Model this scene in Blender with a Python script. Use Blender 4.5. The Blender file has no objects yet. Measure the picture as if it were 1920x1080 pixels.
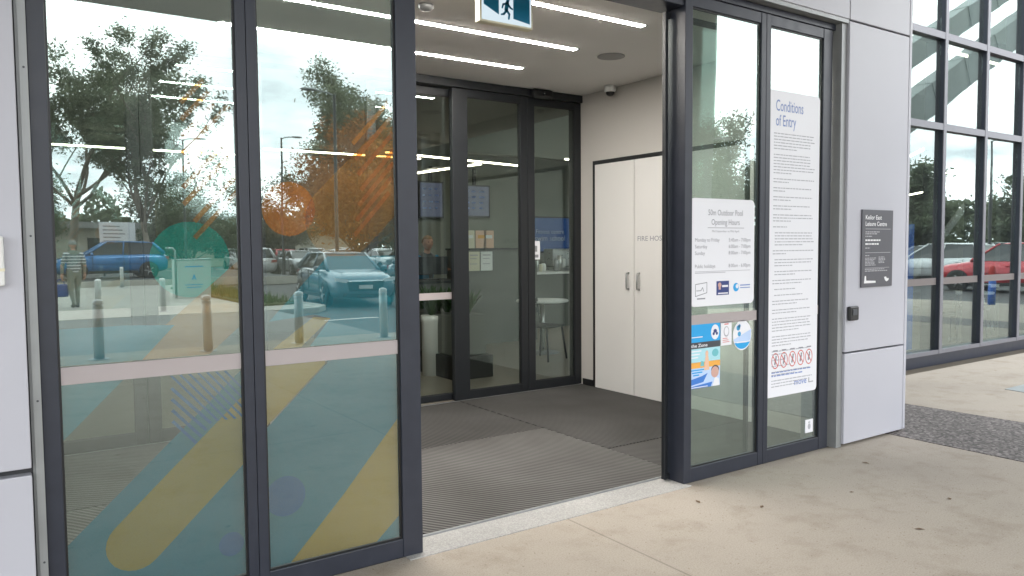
import bpy, bmesh, math, random
from mathutils import Vector, Matrix
R = math.radians
sc = bpy.context.scene
COL = sc.collection
random.seed(7)

# ------------------------------------------------------------------ materials
def nt(name):
    m = bpy.data.materials.new(name); m.use_nodes = True
    t = m.node_tree; t.nodes.clear()
    return m, t, t.nodes, t.links

def mat(name, col, rough=.5, metal=0., spec=.5, var=0., scale=8., bump=0., bscale=60., coat=0.):
    m, t, N, L = nt(name)
    o = N.new('ShaderNodeOutputMaterial'); b = N.new('ShaderNodeBsdfPrincipled')
    L.new(b.outputs[0], o.inputs[0])
    b.inputs['Base Color'].default_value = (*col, 1); b.inputs['Roughness'].default_value = rough
    b.inputs['Metallic'].default_value = metal; b.inputs['Specular IOR Level'].default_value = spec
    b.inputs['Coat Weight'].default_value = coat
    tc = N.new('ShaderNodeTexCoord')
    if var:
        n = N.new('ShaderNodeTexNoise'); n.inputs['Scale'].default_value = scale; n.inputs['Detail'].default_value = 6
        L.new(tc.outputs['Object'], n.inputs['Vector'])
        r = N.new('ShaderNodeMapRange'); r.inputs['From Min'].default_value = .25; r.inputs['From Max'].default_value = .75
        r.inputs['To Min'].default_value = 1 - var; r.inputs['To Max'].default_value = 1 + var
        L.new(n.outputs['Fac'], r.inputs['Value'])
        mx = N.new('ShaderNodeVectorMath'); mx.operation = 'SCALE'; mx.inputs[0].default_value = col
        L.new(r.outputs[0], mx.inputs['Scale']); L.new(mx.outputs[0], b.inputs['Base Color'])
        r2 = N.new('ShaderNodeMapRange'); r2.inputs['To Min'].default_value = max(0, rough - .1); r2.inputs['To Max'].default_value = min(1, rough + .1)
        L.new(n.outputs['Fac'], r2.inputs['Value']); L.new(r2.outputs[0], b.inputs['Roughness'])
    if bump:
        n2 = N.new('ShaderNodeTexNoise'); n2.inputs['Scale'].default_value = bscale; n2.inputs['Detail'].default_value = 4
        L.new(tc.outputs['Object'], n2.inputs['Vector'])
        bp = N.new('ShaderNodeBump'); bp.inputs['Strength'].default_value = bump; bp.inputs['Distance'].default_value = .01
        L.new(n2.outputs['Fac'], bp.inputs['Height']); L.new(bp.outputs[0], b.inputs['Normal'])
    return m

def emit(name, col, s):
    m, t, N, L = nt(name)
    o = N.new('ShaderNodeOutputMaterial'); e = N.new('ShaderNodeEmission')
    e.inputs[0].default_value = (*col, 1); e.inputs[1].default_value = s
    L.new(e.outputs[0], o.inputs[0]); return m

def glass(name, tint, r0, wav=0., dust_haze=0.):
    """Coated glazing: a mirror layer (stronger at grazing angles) over a clear tinted body."""
    m, t, N, L = nt(name)
    o = N.new('ShaderNodeOutputMaterial'); mx = N.new('ShaderNodeMixShader')
    tr = N.new('ShaderNodeBsdfTransparent'); gl = N.new('ShaderNodeBsdfGlossy')
    tr.inputs[0].default_value = (*tint, 1); gl.inputs['Roughness'].default_value = 0.0
    gl.inputs['Color'].default_value = (.87, 1, .965, 1)
    lw = N.new('ShaderNodeLayerWeight'); lw.inputs['Blend'].default_value = .5
    p = N.new('ShaderNodeMath'); p.operation = 'POWER'; p.inputs[1].default_value = 4
    L.new(lw.outputs['Facing'], p.inputs[0])
    r = N.new('ShaderNodeMapRange'); r.inputs['To Min'].default_value = r0; r.inputs['To Max'].default_value = 1
    L.new(p.outputs[0], r.inputs['Value']); L.new(r.outputs[0], mx.inputs[0])
    L.new(tr.outputs[0], mx.inputs[1]); L.new(gl.outputs[0], mx.inputs[2]); L.new(mx.outputs[0], o.inputs[0])
    if dust_haze:  # dust smears; their pale tone also paints haze over dark reflections
        tc = N.new('ShaderNodeTexCoord'); n = N.new('ShaderNodeTexNoise'); n.inputs['Scale'].default_value = 2.2; n.inputs['Detail'].default_value = 9; n.inputs['Roughness'].default_value = .62
        mp = N.new('ShaderNodeMapping'); mp.inputs['Scale'].default_value = (1.6, 1, .6); L.new(tc.outputs['Object'], mp.inputs[0]); L.new(mp.outputs[0], n.inputs['Vector'])
        dr = N.new('ShaderNodeMapRange'); dr.inputs['From Min'].default_value = .35; dr.inputs['From Max'].default_value = .75; dr.inputs['To Min'].default_value = dust_haze * .5; dr.inputs['To Max'].default_value = dust_haze * 2; L.new(n.outputs['Fac'], dr.inputs['Value'])
        df = N.new('ShaderNodeBsdfDiffuse'); df.inputs[0].default_value = (.72, .76, .74, 1); m2 = N.new('ShaderNodeMixShader')
        L.new(dr.outputs[0], m2.inputs[0]); L.new(mx.outputs[0], m2.inputs[1]); L.new(df.outputs[0], m2.inputs[2]); L.new(m2.outputs[0], o.inputs[0])
    if wav:
        tc = N.new('ShaderNodeTexCoord')
        n = N.new('ShaderNodeTexNoise'); n.inputs['Scale'].default_value = 1.3; n.inputs['Detail'].default_value = 1
        L.new(tc.outputs['Object'], n.inputs['Vector'])
        bp = N.new('ShaderNodeBump'); bp.inputs['Strength'].default_value = wav; bp.inputs['Distance'].default_value = .01
        L.new(n.outputs['Fac'], bp.inputs['Height']); L.new(bp.outputs[0], gl.inputs['Normal'])
    return m

def film(name, col, cover=.6):
    """Translucent printed film on glass."""
    m, t, N, L = nt(name)
    o = N.new('ShaderNodeOutputMaterial'); mx = N.new('ShaderNodeMixShader'); mx.inputs[0].default_value = cover
    tr = N.new('ShaderNodeBsdfTransparent'); d = N.new('ShaderNodeBsdfDiffuse'); l = N.new('ShaderNodeBsdfTranslucent')
    ad = N.new('ShaderNodeMixShader'); ad.inputs[0].default_value = .25
    tr.inputs[0].default_value = (*[c ** .5 for c in col], 1)
    d.inputs[0].default_value = (*col, 1); l.inputs[0].default_value = (*col, 1)
    L.new(d.outputs[0], ad.inputs[1]); L.new(l.outputs[0], ad.inputs[2])
    L.new(tr.outputs[0], mx.inputs[1]); L.new(ad.outputs[0], mx.inputs[2]); L.new(mx.outputs[0], o.inputs[0])
    return m

def leafmat(name, c1, c2):
    m, t, N, L = nt(name)
    o = N.new('ShaderNodeOutputMaterial'); b = N.new('ShaderNodeBsdfPrincipled')
    tc = N.new('ShaderNodeTexCoord'); n = N.new('ShaderNodeTexNoise'); n.inputs['Scale'].default_value = .9; n.inputs['Detail'].default_value = 5
    L.new(tc.outputs['Object'], n.inputs['Vector'])
    cr = N.new('ShaderNodeValToRGB'); cr.color_ramp.elements[0].position = .35; cr.color_ramp.elements[1].position = .65
    cr.color_ramp.elements[0].color = (*c1, 1); cr.color_ramp.elements[1].color = (*c2, 1)
    L.new(n.outputs['Fac'], cr.inputs[0]); L.new(cr.outputs[0], b.inputs['Base Color'])
    b.inputs['Roughness'].default_value = .6
    tl = N.new('ShaderNodeBsdfTranslucent'); L.new(cr.outputs[0], tl.inputs[0])
    mx = N.new('ShaderNodeMixShader'); mx.inputs[0].default_value = .42
    L.new(b.outputs[0], mx.inputs[1]); L.new(tl.outputs[0], mx.inputs[2]); L.new(mx.outputs[0], o.inputs[0])
    return m

def ramp(N, L, src, stops):
    cr = N.new('ShaderNodeValToRGB'); e = cr.color_ramp.elements
    while len(e) < len(stops): e.new(.5)
    for i, (p, c) in enumerate(stops):
        e[i].position = p; e[i].color = (*c, 1)
    L.new(src, cr.inputs[0]); return cr

def concrete(name, base, joints=True, dark=1.):
    m, t, N, L = nt(name)
    o = N.new('ShaderNodeOutputMaterial'); b = N.new('ShaderNodeBsdfPrincipled'); L.new(b.outputs[0], o.inputs[0])
    b.inputs['Roughness'].default_value = .85; b.inputs['Specular IOR Level'].default_value = .25
    tc = N.new('ShaderNodeTexCoord')
    def noise(s, d, rough=.6):
        n = N.new('ShaderNodeTexNoise'); n.inputs['Scale'].default_value = s; n.inputs['Detail'].default_value = d; n.inputs['Roughness'].default_value = rough
        L.new(tc.outputs['Object'], n.inputs['Vector']); return n.outputs['Fac']
    def mul(a, bb):
        v = N.new('ShaderNodeMix'); v.data_type = 'RGBA'; v.blend_type = 'MULTIPLY'; v.inputs[0].default_value = 1
        L.new(a, v.inputs[6]); L.new(bb, v.inputs[7]); return v.outputs[2]
    big = ramp(N, L, noise(.55, 8), [(.3, tuple(c * .88 for c in base)), (.48, base), (.7, tuple(min(1, c * 1.1) for c in base))])
    col = big.outputs[0]
    mid = ramp(N, L, noise(3.5, 8, .7), [(.33, (.84, .82, .785)), (.5, (1, 1, 1)), (.72, (1.0, 1.0, 1.0))]); col = mul(col, mid.outputs[0])
    fine = ramp(N, L, noise(130, 4, .75), [(.3, (.72, .71, .70)), (.5, (1, 1, 1)), (.72, (1.12, 1.12, 1.12))]); col = mul(col, fine.outputs[0])
    vo = N.new('ShaderNodeTexVoronoi'); vo.inputs['Scale'].default_value = 2.6; L.new(tc.outputs['Object'], vo.inputs['Vector'])
    nz = N.new('ShaderNodeTexNoise'); nz.inputs['Scale'].default_value = 30; L.new(tc.outputs['Object'], nz.inputs['Vector'])
    ma = N.new('ShaderNodeMath'); ma.operation = 'MULTIPLY_ADD'; ma.inputs[1].default_value = .14; L.new(nz.outputs['Fac'], ma.inputs[0]); L.new(vo.outputs['Distance'], ma.inputs[2])
    sp = ramp(N, L, ma.outputs[0], [(.095, (.50, .42, .34)), (.125, (1, 1, 1))]); col = mul(col, sp.outputs[0])
    v2 = N.new('ShaderNodeTexVoronoi'); v2.inputs['Scale'].default_value = 26; L.new(tc.outputs['Object'], v2.inputs['Vector'])
    s2 = ramp(N, L, v2.outputs['Distance'], [(.07, (.66, .62, .57)), (.14, (1, 1, 1))]); col = mul(col, s2.outputs[0])
    if joints:
        sx = N.new('ShaderNodeSeparateXYZ'); L.new(tc.outputs['Object'], sx.inputs[0])
        def line(out, off, per, w=.006):
            a = N.new('ShaderNodeMath'); a.operation = 'ADD'; a.inputs[1].default_value = off; L.new(out, a.inputs[0])
            f = N.new('ShaderNodeMath'); f.operation = 'PINGPONG'; f.inputs[1].default_value = per / 2; L.new(a.outputs[0], f.inputs[0])
            l = N.new('ShaderNodeMath'); l.operation = 'GREATER_THAN'; l.inputs[1].default_value = w; L.new(f.outputs[0], l.inputs[0])
            r = N.new('ShaderNodeMapRange'); r.inputs['To Min'].default_value = .70; L.new(l.outputs[0], r.inputs['Value'])
            cmb = N.new('ShaderNodeCombineColor'); [L.new(r.outputs[0], cmb.inputs[i]) for i in range(3)]
            return cmb.outputs[0]
        col = mul(col, line(sx.outputs['X'], -2.58, 4.4)); col = mul(col, line(sx.outputs['Y'], 5.2, 6.))
    L.new(col, b.inputs['Base Color'])
    bp = N.new('ShaderNodeBump'); bp.inputs['Strength'].default_value = .25; bp.inputs['Distance'].default_value = .004
    L.new(noise(120, 3), bp.inputs['Height']); L.new(bp.outputs[0], b.inputs['Normal'])
    return m

def pebble(name, c1, c2, c3, s):
    m, t, N, L = nt(name)
    o = N.new('ShaderNodeOutputMaterial'); b = N.new('ShaderNodeBsdfPrincipled'); L.new(b.outputs[0], o.inputs[0])
    b.inputs['Roughness'].default_value = .7; tc = N.new('ShaderNodeTexCoord')
    v = N.new('ShaderNodeTexVoronoi'); v.inputs['Scale'].default_value = s; L.new(tc.outputs['Object'], v.inputs['Vector'])
    sp = N.new('ShaderNodeSeparateColor'); L.new(v.outputs['Color'], sp.inputs[0])
    cr = ramp(N, L, sp.outputs[0], [(.15, c1), (.55, c2), (.95, c3)])
    n = N.new('ShaderNodeTexNoise'); n.inputs['Scale'].default_value = 2.; n.inputs['Detail'].default_value = 5; L.new(tc.outputs['Object'], n.inputs['Vector'])
    r2 = ramp(N, L, n.outputs['Fac'], [(.3, (.8, .8, .8)), (.7, (1, 1, 1))])
    x = N.new('ShaderNodeMix'); x.data_type = 'RGBA'; x.blend_type = 'MULTIPLY'; x.inputs[0].default_value = 1
    L.new(cr.outputs[0], x.inputs[6]); L.new(r2.outputs[0], x.inputs[7]); L.new(x.outputs[2], b.inputs['Base Color'])
    bp = N.new('ShaderNodeBump'); bp.inputs['Strength'].default_value = .5; bp.inputs['Distance'].default_value = .004; bp.invert = True
    L.new(v.outputs['Distance'], bp.inputs['Height']); L.new(bp.outputs[0], b.inputs['Normal'])
    return m

def matting(name, ang=-123, k=1.):
    """Ribbed entrance matting laid as modules with the ribs running diagonally."""
    m, t, N, L = nt(name)
    o = N.new('ShaderNodeOutputMaterial'); b = N.new('ShaderNodeBsdfPrincipled'); L.new(b.outputs[0], o.inputs[0])
    b.inputs['Roughness'].default_value = .8; b.inputs['Specular IOR Level'].default_value = .3
    tc = N.new('ShaderNodeTexCoord')
    mp = N.new('ShaderNodeMapping'); mp.inputs['Rotation'].default_value = (0, 0, R(ang)); L.new(tc.outputs['Object'], mp.inputs[0])
    w = N.new('ShaderNodeTexWave'); w.wave_type = 'BANDS'; w.bands_direction = 'Y'; w.inputs['Scale'].default_value = 9.5
    L.new(mp.outputs[0], w.inputs['Vector'])
    cr = ramp(N, L, w.outputs['Fac'], [(.3, (.062 * k, .062 * k, .063 * k)), (.65, (.19 * k, .187 * k, .186 * k))])
    n = N.new('ShaderNodeTexNoise'); n.inputs['Scale'].default_value = 1.1; n.inputs['Detail'].default_value = 8; L.new(tc.outputs['Object'], n.inputs['Vector'])
    r2 = ramp(N, L, n.outputs['Fac'], [(.3, (.62, .6, .57)), (.7, (1.1, 1.08, 1.05))])
    x = N.new('ShaderNodeMix'); x.data_type = 'RGBA'; x.blend_type = 'MULTIPLY'; x.inputs[0].default_value = 1
    L.new(cr.outputs[0], x.inputs[6]); L.new(r2.outputs[0], x.inputs[7]); L.new(x.outputs[2], b.inputs['Base Color'])
    bp = N.new('ShaderNodeBump'); bp.inputs['Strength'].default_value = .6; bp.inputs['Distance'].default_value = .006
    L.new(w.outputs['Fac'], bp.inputs['Height']); L.new(bp.outputs[0], b.inputs['Normal'])
    return m

def stripes(name, c1, c2, per):
    m, t, N, L = nt(name)
    o = N.new('ShaderNodeOutputMaterial'); b = N.new('ShaderNodeBsdfPrincipled'); L.new(b.outputs[0], o.inputs[0])
    b.inputs['Roughness'].default_value = .9; tc = N.new('ShaderNodeTexCoord')
    w = N.new('ShaderNodeTexWave'); w.bands_direction = 'Z'; w.inputs['Scale'].default_value = .314 / per
    L.new(tc.outputs['Object'], w.inputs['Vector'])
    cr = ramp(N, L, w.outputs['Fac'], [(.45, c1), (.55, c2)]); L.new(cr.outputs[0], b.inputs['Base Color'])
    return m

M = {}
M['frame'] = mat('charcoal_powdercoat', (.026, .030, .044), .38, .0, .5, .10, 14)
M['frame_in'] = mat('black_powdercoat', (.012, .014, .017), .42, 0, .5, .1, 12)
M['mullion'] = mat('sky_lit_powdercoat', (.15, .15, .17), .4, 0, .5, .1, 12)  # paler copy of the frame paint, skylight on front faces put into the colour
M['panel'] = mat('silver_cladding', (.485, .485, .535), .36, .0, .5, .045, 1.1, .05, 2.2)
M['panel_grey'] = mat('grey_aluminium', (.30, .31, .31), .4, .3, .5, .06, 9)
M['gap'] = mat('dark_recess', (.05, .05, .055), .7)
M['white'] = mat('white_paint', (.52, .495, .46), .6, 0, .4, .03, 2)
M['doorwhite'] = mat('white_laminate', (.70, .685, .66), .45, 0, .5, .02, 2)
M['ceil'] = mat('ceiling_paint', (.84, .81, .78), .8, 0, .3, .03, 1.5)
M['soffit'] = mat('soffit_paint', (.30, .31, .31), .7, 0, .3, .05, 1.5)
M['steel'] = mat('brushed_steel', (.5, .5, .49), .3, 1., .5, .1, 20)
M['galv'] = mat('galvanised_steel', (.36, .37, .38), .45, .7, .5, .12, 6)
M['black'] = mat('black_plastic', (.012, .012, .013), .4)
M['rubber'] = mat('tyre_rubber', (.02, .02, .02), .8)
M['plastic'] = mat('white_plastic', (.78, .78, .76), .4)
M['cream'] = mat('cream_plastic', (.75, .70, .52), .4)
M['signwhite'] = mat('white_acrylic', (.82, .82, .86), .35)
M['ink'] = mat('grey_ink', (.28, .28, .31), .6)
M['inkl'] = mat('pale_grey_ink', (.42, .42, .46), .6)
M['inkblue'] = mat('blue_ink', (.22, .30, .58), .6)
M['inkred'] = mat('red_ink', (.62, .12, .10), .6)
M['navy'] = mat('navy_ink', (.03, .05, .20), .5)
M['cyan'] = mat('cyan_print', (.02, .36, .75), .45)
M['blueprint'] = mat('blue_print', (.05, .20, .62), .45)
M['palecyan'] = mat('pale_cyan_print', (.42, .72, .80), .45)
M['paleblue'] = mat('pale_blue_print', (.52, .66, .90), .45)
M['orange'] = mat('orange_print', (.85, .42, .08), .45)
M['peach'] = mat('peach_print', (.82, .52, .36), .45)
M['pink'] = mat('skin_print', (.62, .38, .32), .45)
M['charprint'] = mat('charcoal_print', (.06, .065, .075), .45)
M['plaque'] = mat('plaque_grey', (.085, .085, .10), .4)
M['exitblue'] = mat('exit_sign_print', (.01, .20, .36), .3)
M['led'] = emit('led_strip', (1, .95, .88), 115)
M['led_in'] = emit('hall_led_strip', (1, .90, .70), 11)
M['screen'] = emit('lit_screen', (.20, .22, .30), .36)
M['screenblue'] = emit('lit_blue_screen', (.03, .09, .27), .36)
M['glass'] = glass('entrance_glass', (.72, .82, .78), .245, .10, .028)
M['glassb'] = glass('entrance_glass_back', (.97, .99, .98), .055)
M['glass_in'] = glass('inner_glass', (.80, .84, .82), .075)
M['glass_cw'] = glass('curtain_wall_glass', (.66, .72, .72), .23, .14, .014)
M['frost'] = film('frosted_band', (.62, .56, .56), .85)
M['frost_cw'] = film('grey_band_film', (.26, .235, .23), .9)
M['f_blue'] = film('blue_film', (.025, .30, .43), .60)
M['f_teal'] = film('teal_film', (.02, .50, .43), .66)
M['f_olive'] = film('yellow_film', (.68, .44, .07), .58)
M['f_tan'] = film('tan_film', (.80, .46, .18), .34)
M['f_orange'] = film('orange_film', (.88, .34, .06), .58)
M['f_hatch'] = film('orange_hatch_film', (.88, .44, .16), .33)
M['f_softtan'] = film('pale_tan_film', (.80, .46, .18), .2)
M['f_dark'] = film('deep_blue_film', (.0, .13, .38), .95)
M['f_softblue'] = film('soft_blue_film', (.06, .46, .60), .42)
M['concrete'] = concrete('pavement_concrete', (.408, .362, .308))
M['crossing'] = concrete('crossing_concrete', (.27, .27, .26))
M['farpave'] = concrete('far_concrete', (.44, .43, .39))
M['aggregate'] = pebble('exposed_aggregate', (.075, .065, .062), (.15, .13, .122), (.28, .25, .24), 55)
M['terrazzo'] = pebble('speckled_threshold', (.38, .37, .36), (.45, .44, .42), (.52, .51, .49), 160)
M['asphalt'] = pebble('asphalt', (.035, .035, .037), (.06, .06, .062), (.10, .10, .10), 60)
M['kerbm'] = mat('kerb_concrete', (.44, .42, .38), .9, 0, .2, .12, 3)
M['line'] = mat('road_paint', (.72, .72, .70), .7, 0, .3, .1, 6)
M['earth'] = mat('dry_grass', (.10, .12, .05), .95, 0, .1, .35, .4)
M['grass'] = leafmat('grass_blades', (.05, .11, .02), (.10, .18, .04))
M['matting'] = matting('ribbed_matting', -123, .92)
M['matting2'] = matting('ribbed_matting_turned', -108, .52)  # turned ribs; shading of the pile direction painted in as a darker tone
M['matting3'] = matting('ribbed_matting_shaded', -136, .62)  # darker copy, pile-direction shading put into the colour
M['hallfloor'] = mat('hall_floor_tile', (.27, .235, .19), .35, 0, .5, .08, 2)
M['hallwall'] = mat('hall_wall_paint', (.20, .21, .18), .75, 0, .3, .05, 2)
M['hallceil'] = mat('hall_ceiling_paint', (.36, .36, .34), .85, 0, .3, .05, 1)
M['halldark'] = mat('hall_dark_panel', (.05, .055, .055), .6, 0, .3, .1, 2)
M['counter'] = mat('counter_laminate', (.13, .135, .12), .5)
M['timber'] = mat('timber', (.32, .22, .12), .5, 0, .4, .2, 9)
M['pot'] = mat('white_planter', (.88, .88, .85), .5)
M['plant'] = leafmat('plant_leaf', (.03, .07, .02), (.07, .14, .04))
M['gum1'] = leafmat('gum_leaf', (.16, .19, .125), (.32, .35, .23))
M['gum2'] = leafmat('dark_gum_leaf', (.11, .14, .09), (.21, .24, .15))
M['autumn'] = leafmat('olive_brown_leaf', (.11, .10, .05), (.24, .20, .10))
M['orangeleaf'] = leafmat('orange_brown_leaf', (.40, .16, .04), (.62, .29, .09))
M['bark'] = mat('gum_bark', (.26, .22, .18), .9, 0, .2, .3, 3, .5, 12)
M['skin'] = mat('skin', (.50, .27, .19), .55)
M['hair'] = mat('grey_hair', (.25, .24, .23), .7)
M['hairbrown'] = mat('fair_hair', (.22, .12, .05), .7)
M['khaki'] = mat('khaki_cloth', (.20, .22, .19), .9, 0, .2, .1, 12)
M['stripe'] = stripes('striped_cloth', (.08, .10, .13), (.62, .64, .64), .075)
M['bluecloth'] = mat('blue_cloth', (.02, .22, .42), .85)
M['bag'] = mat('blue_bag_fabric', (.02, .07, .28), .7)
M['shoe'] = mat('dark_shoe', (.03, .03, .03), .6)
M['carglass'] = mat('car_glass', (.015, .018, .022), .05, 0, .8)
M['headlamp'] = mat('headlamp_lens', (.62, .65, .68), .1, 0, .8)
M['taillamp'] = mat('tail_lamp_lens', (.40, .015, .015), .15, 0, .8)
M['plate'] = mat('number_plate', (.6, .6, .58), .4)
M['rim'] = mat('alloy', (.42, .42, .43), .3, .8)
M['cap'] = mat('bollard_reflective_cap', (.85, .85, .85), .25)
M['bollard'] = mat('stainless_bollard', (.58, .60, .59), .42, .35, .5, .04, 3)
M['cabinet'] = mat('cabinet_panel', (.50, .52, .50), .45, 0, .4, .05, 3)
M['brickpale'] = mat('pale_render', (.46, .42, .36), .85, 0, .2, .1, 1)
M['roofgrey'] = mat('metal_roof', (.30, .30, .31), .5, .2)
M['greenbin'] = mat('green_plastic', (.02, .14, .06), .5)
M['binblue'] = mat('blue_plastic', (.02, .12, .50), .5)
M['binred'] = mat('red_plastic', (.55, .03, .03), .5)
M['leafdry'] = mat('dry_leaf', (.14, .08, .04), .8)
def paint(n, c): return mat(n, c, .3, .25, .5, 0, 8, 0, 60, .8)
PAINT = dict(blue=paint('blue_car_paint', (.02, .16, .42)), grey=paint('grey_car_paint', (.10, .15, .19)), white=paint('white_car_paint', (.72, .73, .74)),
             silver=paint('silver_car_paint', (.42, .43, .45)), red=paint('red_car_paint', (.50, .02, .035)), black=paint('black_car_paint', (.015, .015, .018)))

# ------------------------------------------------------------------ mesh tools
class MB:
    def __init__(s): s.v = []; s.f = []; s.m = []; s.sm = []
    def add(s, vs, fs, mi=0, smooth=False):
        b = len(s.v); s.v += [tuple(p) for p in vs]
        for f in fs: s.f.append(tuple(b + i for i in f)); s.m.append(mi); s.sm.append(smooth)
        return s
    def box(s, x0, y0, z0, x1, y1, z1, mi=0, bev=0.):
        x0, x1 = sorted((x0, x1)); y0, y1 = sorted((y0, y1)); z0, z1 = sorted((z0, z1))
        if bev <= 0:
            vs = [(x, y, z) for z in (z0, z1) for y in (y0, y1) for x in (x0, x1)]
            return s.add(vs, [(0, 2, 3, 1), (4, 5, 7, 6), (0, 1, 5, 4), (2, 6, 7, 3), (0, 4, 6, 2), (1, 3, 7, 5)], mi)
        bm = bmesh.new(); bmesh.ops.create_cube(bm, size=1)
        for v in bm.verts: v.co = ((x0 + x1) / 2 + v.co.x * (x1 - x0), (y0 + y1) / 2 + v.co.y * (y1 - y0), (z0 + z1) / 2 + v.co.z * (z1 - z0))
        bmesh.ops.bevel(bm, geom=bm.edges[:], offset=min(bev, .45 * min(x1 - x0, y1 - y0, z1 - z0)), segments=2, affect='EDGES', profile=.5)
        s.bm(bm, mi); return s
    def bm(s, bm, mi=0, smooth=False, mtx=None):
        bm.verts.index_update()
        s.add([(mtx @ v.co if mtx else v.co)[:] for v in bm.verts], [[v.index for v in f.verts] for f in bm.faces], mi, smooth); bm.free()
    def prism(s, pts, y0, y1, mi=0, plane='xz'):
        n = len(pts)
        def P(a, b, c): return (a, c, b) if plane == 'xz' else ((a, b, c) if plane == 'xy' else (c, a, b))
        vs = [P(a, b, y0) for a, b in pts] + [P(a, b, y1) for a, b in pts]
        return s.add(vs, [tuple(range(n)), tuple(range(2 * n - 1, n - 1, -1))] + [(i, (i + 1) % n + 0, n + (i + 1) % n, n + i)[::-1] for i in range(n)], mi)
    def tube(s, pts, rad, n=8, mi=0, cap=True, smooth=True):
        pts = [Vector(p) for p in pts]; rad = rad if isinstance(rad, (list, tuple)) else [rad] * len(pts)
        vs = []; fs = []; prev = None
        for i, p in enumerate(pts):
            t = (pts[min(i + 1, len(pts) - 1)] - pts[max(i - 1, 0)]).normalized()
            a = prev if prev is not None else (Vector((1, 0, 0)) if abs(t.x) < .9 else Vector((0, 1, 0)))
            u = (a - t * a.dot(t)).normalized(); w = t.cross(u); prev = u
            for k in range(n):
                an = 2 * math.pi * k / n; vs.append(p + (u * math.cos(an) + w * math.sin(an)) * rad[i])
        for i in range(len(pts) - 1):
            for k in range(n):
                k2 = (k + 1) % n; fs.append((i * n + k, i * n + k2, (i + 1) * n + k2, (i + 1) * n + k))
        if cap: fs += [tuple(range(n - 1, -1, -1)), tuple(range((len(pts) - 1) * n, len(pts) * n))]
        return s.add(vs, fs, mi, smooth)
    def lathe(s, prof, c=(0, 0, 0), n=20, mi=0, axis='z', smooth=True):
        vs = []; fs = []
        for r, h in prof:
            for k in range(n):
                a = 2 * math.pi * k / n; x, y = r * math.cos(a), r * math.sin(a)
                p = (x, y, h) if axis == 'z' else ((x, h, y) if axis == 'y' else (h, x, y))
                vs.append((c[0] + p[0], c[1] + p[1], c[2] + p[2]))
        for i in range(len(prof) - 1):
            for k in range(n):
                k2 = (k + 1) % n; fs.append((i * n + k, i * n + k2, (i + 1) * n + k2, (i + 1) * n + k))
        fs += [tuple(range(n - 1, -1, -1)), tuple(range((len(prof) - 1) * n, len(prof) * n))]
        return s.add(vs, fs, mi, smooth)
    def disc(s, c, r, y0, y1, mi=0, n=28, rz=None):
        rz = rz or r
        return s.prism([(c[0] + r * math.cos(2 * math.pi * k / n), c[1] + rz * math.sin(2 * math.pi * k / n)) for k in range(n)], y0, y1, mi)
    def ball(s, c, r, mi=0, sx=1, sy=1, sz=1, sub=2):
        bm = bmesh.new(); bmesh.ops.create_icosphere(bm, subdivisions=sub, radius=r)
        for v in bm.verts: v.co = (c[0] + v.co.x * sx, c[1] + v.co.y * sy, c[2] + v.co.z * sz)
        s.bm(bm, mi, True); return s
    def text(s, st, o, U, V, width=None, height=None, mi=0, align='l', lift=0., bold=0.):
        vs, fs, (w, h) = text_geo(st, bold)
        k = (width / w) if width else height / h
        ky = k if not (width and height) else height / h
        U, V, o = Vector(U), Vector(V), Vector(o); n = U.cross(V)
        dx = {'l': 0, 'c': -w / 2, 'r': -w}[align]
        s.add([o + U * ((x + dx) * k) + V * (y * ky) + n * lift for x, y in vs], fs, mi); return s
    def build(s, name, mats, parent=None, loc=None):
        me = bpy.data.meshes.new(name); me.from_pydata(s.v, [], s.f)
        mats = mats if isinstance(mats, (list, tuple)) else [mats]
        for m in mats: me.materials.append(m)
        me.polygons.foreach_set('material_index', s.m); me.polygons.foreach_set('use_smooth', s.sm)
        me.update()
        o = bpy.data.objects.new(name, me); COL.objects.link(o)
        if parent: o.parent = parent
        if loc: o.location = loc
        return o

_tc = {}
def text_geo(st, bold=0.):
    if (st, bold) in _tc: return _tc[(st, bold)]
    cu = bpy.data.curves.new('lettering', 'FONT'); cu.body = st; cu.resolution_u = 3; cu.offset = bold
    ob = bpy.data.objects.new('lettering', cu); COL.objects.link(ob)
    dg = bpy.context.evaluated_depsgraph_get(); ev = ob.evaluated_get(dg); me = ev.to_mesh()
    vs = [(v.co.x, v.co.y) for v in me.vertices]; fs = [tuple(p.vertices) for p in me.polygons]
    ev.to_mesh_clear(); bpy.data.objects.remove(ob); bpy.data.curves.remove(cu)
    x0 = min(v[0] for v in vs); w = max(v[0] for v in vs) - x0; h = .70
    vs = [(x - x0, y) for x, y in vs]
    _tc[(st, bold)] = (vs, fs, (w, h)); return _tc[(st, bold)]

def tag(o, label=None, cat=None, group=None, kind=None):
    if label: o['label'] = label
    if cat: o['category'] = cat
    if group: o['group'] = group
    if kind: o['kind'] = kind
    return o
def thing(name, label, cat, loc=(0, 0, 0), rz=0, group=None):
    e = bpy.data.objects.new(name, None); e.empty_display_size = .1; COL.objects.link(e)
    e.location = loc; e.rotation_euler = (0, 0, rz); return tag(e, label, cat, group)
def copy_tree(o, parent=None):
    c = o.copy(); COL.objects.link(c)
    if parent: c.parent = parent
    for ch in list(o.children): copy_tree(ch, c)
    return c
def B(*a, **k): return MB().box(*a, **k)
def clip(poly, x0, x1, z0, z1):
    for ax, lim, sg in ((0, x0, 1), (0, x1, -1), (1, z0, 1), (1, z1, -1)):
        out = []
        for i in range(len(poly)):
            a, b = poly[i - 1], poly[i]; ia, ib = sg * (a[ax] - lim) >= 0, sg * (b[ax] - lim) >= 0
            if ia != ib:
                t = (lim - a[ax]) / (b[ax] - a[ax]); out.append((a[0] + t * (b[0] - a[0]), a[1] + t * (b[1] - a[1])))
            if ib: out.append(b)
        poly = out
        if not poly: return []
    return poly
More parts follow.
